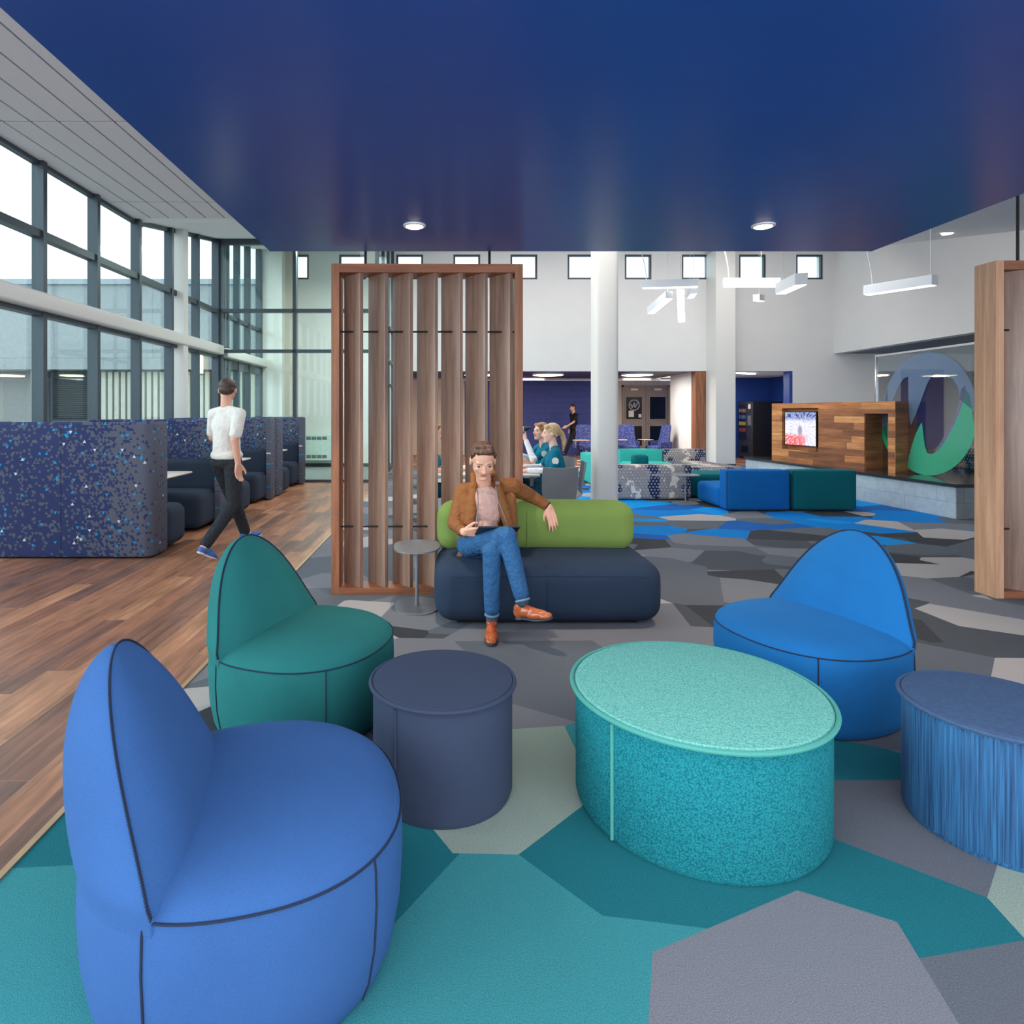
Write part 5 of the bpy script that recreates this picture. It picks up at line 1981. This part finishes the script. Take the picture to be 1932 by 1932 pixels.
# jacket: back, two open fronts, sleeves, collar
J = [('e', chest + Vector((0, 0.035, -0.0)), (0.176, 0.085, 0.19), None), ('e', belly + Vector((0, 0.045, -0.02)), (0.160, 0.085, 0.16), None),
     ('c', shR + Vector((0.01, 0, 0)), 0.066, shL + Vector((-0.01, 0, 0)), 0.066),
     ('c', shR + Vector((0.0, -0.005, 0)), 0.066, elR, 0.052), ('c', elR, 0.052, wrR.lerp(elR, 0.22), 0.040),
     ('c', shL + Vector((0, 0, 0)), 0.066, elL, 0.050), ('c', elL, 0.050, wrL.lerp(elL, 0.20), 0.038),
     # his right front panel (left in the picture)
     ('c', PW(893, 926, 4.47), 0.030, PW(889, 965, 4.40), 0.042), ('c', PW(889, 965, 4.40), 0.042, PW(884, 1010, 4.36), 0.046),
     ('c', PW(878, 945, 4.47), 0.045, PW(876, 1025, 4.42), 0.055), ('c', PW(882, 1025, 4.37), 0.035, PW(868, 1050, 4.42), 0.026),
     # his left front panel
     ('c', PW(941, 922, 4.47), 0.030, PW(951, 960, 4.40), 0.040), ('c', PW(951, 960, 4.40), 0.040, PW(962, 1000, 4.38), 0.036),
     ('c', PW(962, 940, 4.48), 0.045, PW(966, 1012, 4.45), 0.045), ('c', PW(966, 1005, 4.42), 0.030, PW(972, 1034, 4.46), 0.022),
     # collar
     ('c', PW(893, 897, 4.57), 0.020, PW(893, 918, 4.47), 0.024), ('c', PW(930, 893, 4.57), 0.020, PW(939, 912, 4.46), 0.026),
     ('c', PW(893, 897, 4.58), 0.026, PW(930, 893, 4.58), 0.026)]
jk = bl(J, 0.0055, 'jacket', 'jacket', 3)
MB().tube([PW(900, 925, 4.435), PW(902, 945, 4.375), PW(901, 965, 4.345), PW(898, 990, 4.315), PW(895, 1003, 4.31)], 0.004, 6).build('zip', 'metal_grey', jk)
MB().tube([PW(935, 918, 4.43), PW(940, 945, 4.375), PW(948, 965, 4.355), PW(955, 985, 4.345)], 0.004, 6).build('zip', 'metal_grey', jk)
MB().box(PW(939, 911, 4.415), (0.030, 0.006, 0.022), rz=0.4).build('collar_tab', 'metal_grey', jk, False)
MB().tube([elR.lerp(wrR, 0.76) + Vector((0.040 * math.cos(a), 0.0, 0.040 * math.sin(a))) for a in [2 * PI * i / 16 for i in range(16)]], 0.004, 6, close=True).build('cuff', 'jacket_dark', jk)

# jeans
jn = bl([('e', pel + Vector((0, -0.01, -0.005)), (0.158, 0.118, 0.085), None),
         ('c', hipR, 0.092, knR, 0.066), ('c', knR, 0.064, knR.lerp(anR, 0.55), 0.056), ('c', knR.lerp(anR, 0.55), 0.056, knR.lerp(anR, 0.90), 0.050),
         ('c', hipL, 0.090, knL, 0.064), ('c', knL, 0.062, knL.lerp(anL, 0.55), 0.055), ('c', knL.lerp(anL, 0.55), 0.055, knL.lerp(anL, 0.86), 0.050)], 0.006, 'jeans', 'denim', 3)


def cuff(a, b, r, par, nm, mt, th=0.007):
    a, b = Vector(a), Vector(b)
    ax = (b - a).normalized()
    q = ax.to_track_quat('Z', 'Y').to_matrix()
    MB().tube([b + q @ Vector((math.cos(t) * r, math.sin(t) * r, 0)) for t in [2 * PI * i / 24 for i in range(24)]], th, 8, close=True).build(nm, mt, par)


cuff(knR, knR.lerp(anR, 0.90) + (anR - knR).normalized() * 0.040, 0.042, jn, 'hem', 'denim_lt')
cuff(knL, knL.lerp(anL, 0.86) + (anL - knL).normalized() * 0.040, 0.042, jn, 'hem', 'denim_lt')
bl([('c', knR.lerp(anR, 0.9), 0.041, anR, 0.040), ('c', anR, 0.040, heelR + Vector((0.03, -0.01, 0.06)), 0.036)], 0.005, 'sock', 'sock', 2)
bl([('c', knL.lerp(anL, 0.86), 0.041, anL, 0.040), ('c', anL, 0.040, heelL + Vector((0, -0.03, 0.06)), 0.036)], 0.005, 'sock', 'sock', 2)
M['lace_tan'] = plain('tan_lace', (206, 96, 48), 0.6)
shoe(anR, heelR, toeR, 'shoe', 'tan_leather', 'sole', man, True, 'lace_tan')
shoe(anL, heelL, toeL, 'shoe', 'tan_leather', 'sole', man, True, 'lace_tan')
# watch strap
q = (wrL - elL).normalized().to_track_quat('Z', 'Y').to_matrix()
MB().tube([wrL + (wrL - elL).normalized() * -0.012 + q @ Vector((math.cos(t) * 0.030, math.sin(t) * 0.030, 0)) for t in [2 * PI * i / 24 for i in range(24)]], 0.005, 8, close=True).build('watch_strap', 'black', man)

tab = thing('tablet', 'dark tablet held by the seated person, resting on the raised knee', 'tablet', W(938, 1001, 4.13))
rt = Euler((R(-26), R(1), R(6))).to_matrix()
MB().box((0, 0, 0), (0.275, 0.185, 0.010), rot=rt, bevel=0.004).build('casing', plain('dark_navy_case', (26, 34, 46), 0.4), tab, False)
MB().box(rt @ Vector((0, 0, 0.0056)), (0.255, 0.165, 0.0015), rot=rt).build('screen', 'dark_pane', tab, False)


# ------------------------------------------------ generic figures further back
def person(name_lab, loc, heading, P, cl, hair, vox=0.009, skin='skin', hairfn=None, face=True, head_dir=None, extra=None, hs=1.0):
    """P: joints in local space (x right of the figure, -y forward, z up)"""
    t = thing('person', name_lab, 'person', loc, heading)
    V = {k_: Vector(v_) for k_, v_ in P.items()}
    for s_ in ('shR', 'shL'):
        V[s_].z -= 0.018
    Mh_ = frame(V['head'], head_dir or (0, -1, 0)) @ Matrix.Diagonal((hs, hs, hs, 1))
    sk = tf(Mh_, HEAD)
    ch = (V['shR'] + V['shL']) / 2 + Vector((0, 0, -0.13)) * 1.0
    sp = V.get('belly', (ch + V['pel']) / 2)
    sk += [('c', (V['shR'] + V['shL']) / 2 + Vector((0, 0, 0.02)), 0.055, V['head'] + Vector((0, 0.02, -0.06)), 0.046),
           ('c', V['shR'], 0.045, V['shL'], 0.045),
           ('e', ch, (0.125, 0.08, 0.13), None), ('c', ch, 0.085, V['pel'], 0.09)]
    for s in 'RL':
        sk += [('c', V['sh' + s], 0.045, V['el' + s], 0.036), ('c', V['el' + s], 0.035, V['wr' + s], 0.026),
               ('c', V['hip' + s], 0.070, V['kn' + s], 0.050), ('c', V['kn' + s], 0.045, V['an' + s], 0.034),
               ('c', V['an' + s], 0.034, V['toe' + s].lerp(V['heel' + s], 0.35) + Vector((0, 0, 0.03)), 0.024)]
        d = V['wr' + s] - V['el' + s]
        hd = V.get('hd' + s, d)
        pn = V.get('pn' + s, Vector((1 if s == 'L' else -1, 0, 0)) * (-1))
        sk += hand_parts(V['wr' + s], hd, pn, Vector((0, -1, 0.3)), curl=0.35)
    blob(sk, vox * 0.75, 'body', skin, t, 2)
    if face:
        face_details(Mh_, t, hair)
    blob(tf(Mh_, hairfn or hair_short()), vox * 0.6, 'hair', hair, t, 2)
    nb = (V['shR'] + V['shL']) / 2 + Vector((0, 0.005, 0.035))
    top = [('c', nb, 0.055, V['shR'] * 0.85 + nb * 0.15, 0.056), ('c', nb, 0.055, V['shL'] * 0.85 + nb * 0.15, 0.056), ('e', ch, (0.165, 0.115, 0.16), None), ('c', ch, 0.118, V['pel'] + Vector((0, 0, 0.04)), 0.125),
           ('e', V['pel'] + Vector((0, 0, 0.03)), (0.165, 0.125, 0.085), None)]
    f = cl.get('sleeve', 0.85)
    for s in 'RL':
        top += [('c', V['sh' + s], 0.057, V['sh' + s].lerp(V['el' + s], f), 0.056)]
    tp = blob(top, vox, 'top', cl['top'], t, 3)
    if 'under' in cl:
        for s in 'RL':
            blob([('c', V['sh' + s], 0.05, V['el' + s], 0.044), ('c', V['el' + s], 0.043, V['wr' + s].lerp(V['el' + s], 0.08), 0.033)], vox * 0.8, 'undersleeve', cl['under'], t, 2)
    lg = [('e', V['pel'] + Vector((0, 0, -0.03)), (0.155, 0.12, 0.10), None)]
    for s in 'RL':
        lg += [('c', V['hip' + s], 0.088, V['kn' + s], 0.066), ('c', V['kn' + s], 0.064, V['kn' + s].lerp(V['an' + s], 0.93), 0.052)]
    blob(lg, vox, 'trousers', cl['legs'], t, 3)
    for s in 'RL':
        shoe(V['an' + s], V['heel' + s], V['toe' + s], 'shoe', cl['shoe'], cl.get('sole', 'sole'), t, laces=False)
    if extra:
        extra(t, V, Mh_, ch)
    return t


# walking man in the white t-shirt, seen from behind, walking away
walk = {'head': (0.01, -0.02, 1.675), 'shR': (0.172, 0, 1.455), 'shL': (-0.172, 0.0, 1.455), 'elR': (0.24, -0.04, 1.18), 'wrR': (0.27, -0.24, 1.03),
        'elL': (-0.22, 0.10, 1.18), 'wrL': (-0.22, 0.06, 0.93), 'pel': (0.0, 0.0, 0.98), 'hipR': (0.09, 0, 0.92), 'hipL': (-0.09, 0, 0.92),
        'knR': (0.14, -0.20, 0.52), 'anR': (0.13, -0.34, 0.13), 'heelR': (0.13, -0.28, 0.05), 'toeR': (0.15, -0.55, 0.07),
        'knL': (-0.12, 0.02, 0.52), 'anL': (-0.14, 0.36, 0.16), 'heelL': (-0.14, 0.42, 0.11), 'toeL': (-0.10, 0.22, 0.0),
        'hdR': (0.05, -0.5, -0.8), 'hdL': (0.1, -0.1, -1)}
person('person walking away past the booths in white t-shirt, charcoal jeans and blue sneakers', (-2.28, 6.42, 0), R(150), walk,
       dict(top='white_tee', legs='dark_jean', shoe='sneaker', sole='sneaker_sole', sleeve=0.80), 'hair_dark', 0.008, 'skin', head_dir=(0.65, -0.8, -0.1)).scale = (1.12, 1.12, 1.0)

# walking officer at the back
walk2 = {'head': (0.0, -0.04, 1.60), 'shR': (-0.20, 0, 1.38), 'shL': (0.20, 0.0, 1.38), 'elR': (-0.27, 0.10, 1.12), 'wrR': (-0.26, -0.02, 0.90),
         'elL': (0.28, -0.14, 1.14), 'wrL': (0.28, -0.38, 1.00), 'pel': (0.0, 0.0, 0.93), 'hipR': (-0.09, 0, 0.86), 'hipL': (0.09, 0, 0.86),
         'knR': (-0.10, 0.0, 0.48), 'anR': (-0.10, 0.34, 0.16), 'heelR': (-0.10, 0.40, 0.08), 'toeR': (-0.10, 0.16, 0.0),
         'knL': (0.10, -0.20, 0.48), 'anL': (0.10, -0.36, 0.10), 'heelL': (0.10, -0.34, 0.01), 'toeL': (0.10, -0.60, 0.05),
         'hdR': (0, -0.3, -1), 'hdL': (0, -0.9, -0.4)}


def belt(t, V, Mh_, ch):
    MB().lathe([(0.150, 0.90), (0.158, 0.91), (0.158, 0.945), (0.150, 0.955)], 32).build('belt', 'black', t)
    MB().box((0.13, -0.10, 0.93), (0.05, 0.05, 0.09), bevel=0.01).build('belt_pouch', 'black', t)


person('person in black uniform walking past the blue wall at the back', (4.14, 20.6, 0), R(-75), walk2,
       dict(top='police', legs='police', shoe='black', sleeve=0.75), 'hair_dark', 0.016, 'skin', head_dir=(0, -1, -0.1), extra=belt)


# seated people round the cafe table; they face local -Y
def sit(arm=None, lean=0.0):
    P_ = {'head': (0, -0.05 - lean, 1.20), 'shR': (-0.175, 0.0 - lean * 0.7, 1.0), 'shL': (0.175, 0.0 - lean * 0.7, 1.0),
          'elR': (-0.235, -0.10, 0.76), 'wrR': (-0.14, -0.32, 0.775), 'elL': (0.235, -0.10, 0.76), 'wrL': (0.12, -0.32, 0.775), 'pel': (0, 0.04, 0.54),
          'hipR': (-0.09, 0.0, 0.51), 'hipL': (0.09, 0.0, 0.51), 'knR': (-0.11, -0.42, 0.52), 'knL': (0.11, -0.42, 0.52),
          'anR': (-0.11, -0.46, 0.10), 'anL': (0.11, -0.44, 0.10), 'heelR': (-0.11, -0.41, 0.0), 'toeR': (-0.12, -0.66, 0.0),
          'heelL': (0.11, -0.39, 0.0), 'toeL': (0.12, -0.64, 0.0), 'hdR': (0.7, -0.8, 0.0), 'hdL': (-0.7, -0.8, 0), 'pnR': (0, 0, -1), 'pnL': (0, 0, -1)}
    if arm:
        P_.update(arm)
    return P_


def patch(side):
    def f(t, V, Mh_, ch):
        p = V['sh' + side].lerp(V['el' + side], 0.42)
        sg = -1 if side == 'R' else 1
        m = MB()
        m.poly([(sg * 0.0, 0.038 * math.cos(a), 0.040 * math.sin(a)) for a in [2 * PI * i / 24 for i in range(24)]], (sg * 0.004, 0, 0))
        o_ = m.build('arm_patch', 'table_white', t, False)
        o_.location = p + Vector((sg * 0.062, 0.0, 0))
    return f


pony = [('e', (0, 0.028, 0.040), (0.083, 0.100, 0.090), None), ('c', (-0.05, -0.045, 0.080), 0.026, (0.05, -0.045, 0.080), 0.026),
        ('c', (-0.070, 0.0, 0.04), 0.016, (-0.06, 0.06, -0.02), 0.02), ('c', (0.070, 0.0, 0.04), 0.016, (0.06, 0.06, -0.02), 0.02),
        ('e', (0, 0.10, 0.02), (0.05, 0.045, 0.045), None), ('c', (0, 0.135, 0.005), 0.028, (0, 0.165, -0.09), 0.032), ('c', (0, 0.165, -0.09), 0.032, (0, 0.15, -0.20), 0.012)]
bun = [('e', (0, 0.028, 0.040), (0.083, 0.100, 0.090), None), ('c', (-0.045, -0.045, 0.082), 0.024, (0.045, -0.045, 0.082), 0.024),
       ('c', (-0.070, 0.0, 0.04), 0.016, (-0.06, 0.06, -0.02), 0.02), ('c', (0.070, 0.0, 0.04), 0.016, (0.06, 0.06, -0.02), 0.02), ('e', (0, 0.11, 0.0), (0.035, 0.03, 0.035), None)]
SCR = dict(top='scrub', legs='scrub_dark', shoe='white_sleeve', under='white_sleeve', sleeve=0.72)
SCR2 = dict(top='scrub', legs='scrub_dark', shoe='white_sleeve', sleeve=0.72, under='white_sleeve')
# heading: face the picture's left (-X): local -Y -> -X is a turn of -90 degrees
person('person in teal scrubs with a blond ponytail, seated facing left', (1.25, 7.35, 0), R(-96),
       sit({'elL': (0.235, -0.02, 0.78), 'elR': (-0.24, -0.14, 0.78), 'wrR': (-0.06, -0.36, 0.80)}), SCR, 'hair_blond', 0.009, 'skin_pale', pony, head_dir=(0.1, -1, 0.0), extra=patch('L'))
sc_p = person('person in teal scrubs drinking from a dark bottle, seated behind the blond one', (1.24, 8.10, 0), R(-78),
              sit({'elL': (0.20, -0.22, 0.86), 'wrL': (0.06, -0.27, 1.10), 'hdL': (-0.5, -0.5, 0.9), 'pnL': (0, 0.7, 0), 'elR': (-0.235, -0.14, 0.84), 'wrR': (-0.16, -0.38, 0.93), 'hdR': (0.3, -0.4, 0.9)}),
              SCR2, 'hair_sandy', 0.009, 'skin_pale', bun, head_dir=(0.25, -1, 0.08), extra=patch('L'))
person('person in teal scrubs half hidden behind the wood screen, facing the table from its left', (-0.22, 7.55, 0), R(86),
       sit(), dict(top='scrub', legs='scrub_dark', shoe='white_sleeve', sleeve=0.72), 'hair_sandy', 0.012, 'skin_pale', bun, head_dir=(0, -1, -0.1))
# bottle
bt = thing('bottle', 'dark drinks bottle raised by the person in scrubs', 'bottle', (0, 0, 0))
qb = MB().lathe([(0.001, 0.0), (0.030, 0.002), (0.033, 0.01), (0.033, 0.12), (0.028, 0.145), (0.014, 0.175), (0.013, 0.20), (0.001, 0.201)], 24).build('bottle_body', 'black', bt)
MB().lathe([(0.0335, 0.05), (0.0342, 0.052), (0.0342, 0.105), (0.0335, 0.107)], 24).build('bottle_label', plain('pale_blue_label', (150, 180, 206), 0.5), bt)
bt.location = (0.86, 7.98, 1.215)
bt.rotation_euler = (R(6), R(78), R(0))
for (cx, cy, w_, h_, col, lab) in ((0.98, 7.45, 0.10, 0.16, (214, 40, 60), 'red booklet lying at the near corner of the cafe table'),
                                   (0.80, 7.75, 0.12, 0.16, (210, 60, 70), 'red paper further back on the cafe table')):
    o = MB().box((cx, cy, 0.7445), (w_, h_, 0.004), rz=0.5).build('booklet', plain('red_card', col, 0.6), smooth=False)
    tag(o, lab, 'booklet')
bo = thing('water_bottle', 'clear water bottle with blue label on the cafe table behind the screen post', 'bottle', (0.72, 7.55, 0.743))
MB().lathe([(0.001, 0.0), (0.03, 0.0), (0.032, 0.01), (0.032, 0.13), (0.014, 0.17), (0.013, 0.19)], 20).build('bottle_body', glass('clear_plastic', (230, 236, 240), 0.3), bo)
MB().lathe([(0.0325, 0.05), (0.033, 0.05), (0.033, 0.10), (0.0325, 0.10)], 20).build('bottle_label', 'sec_blue', bo)
MB().lathe([(0.015, 0.185), (0.015, 0.205), (0.001, 0.206)], 16).build('cap', 'table_white', bo)
shell_plastic((1.33, 7.40, 0), R(-96), 'grey moulded cafe chair under the person with the blond ponytail')
shell_plastic((1.27, 8.02, 0), R(-78), 'grey moulded cafe chair under the person drinking').location = (1.33, 8.13, 0)
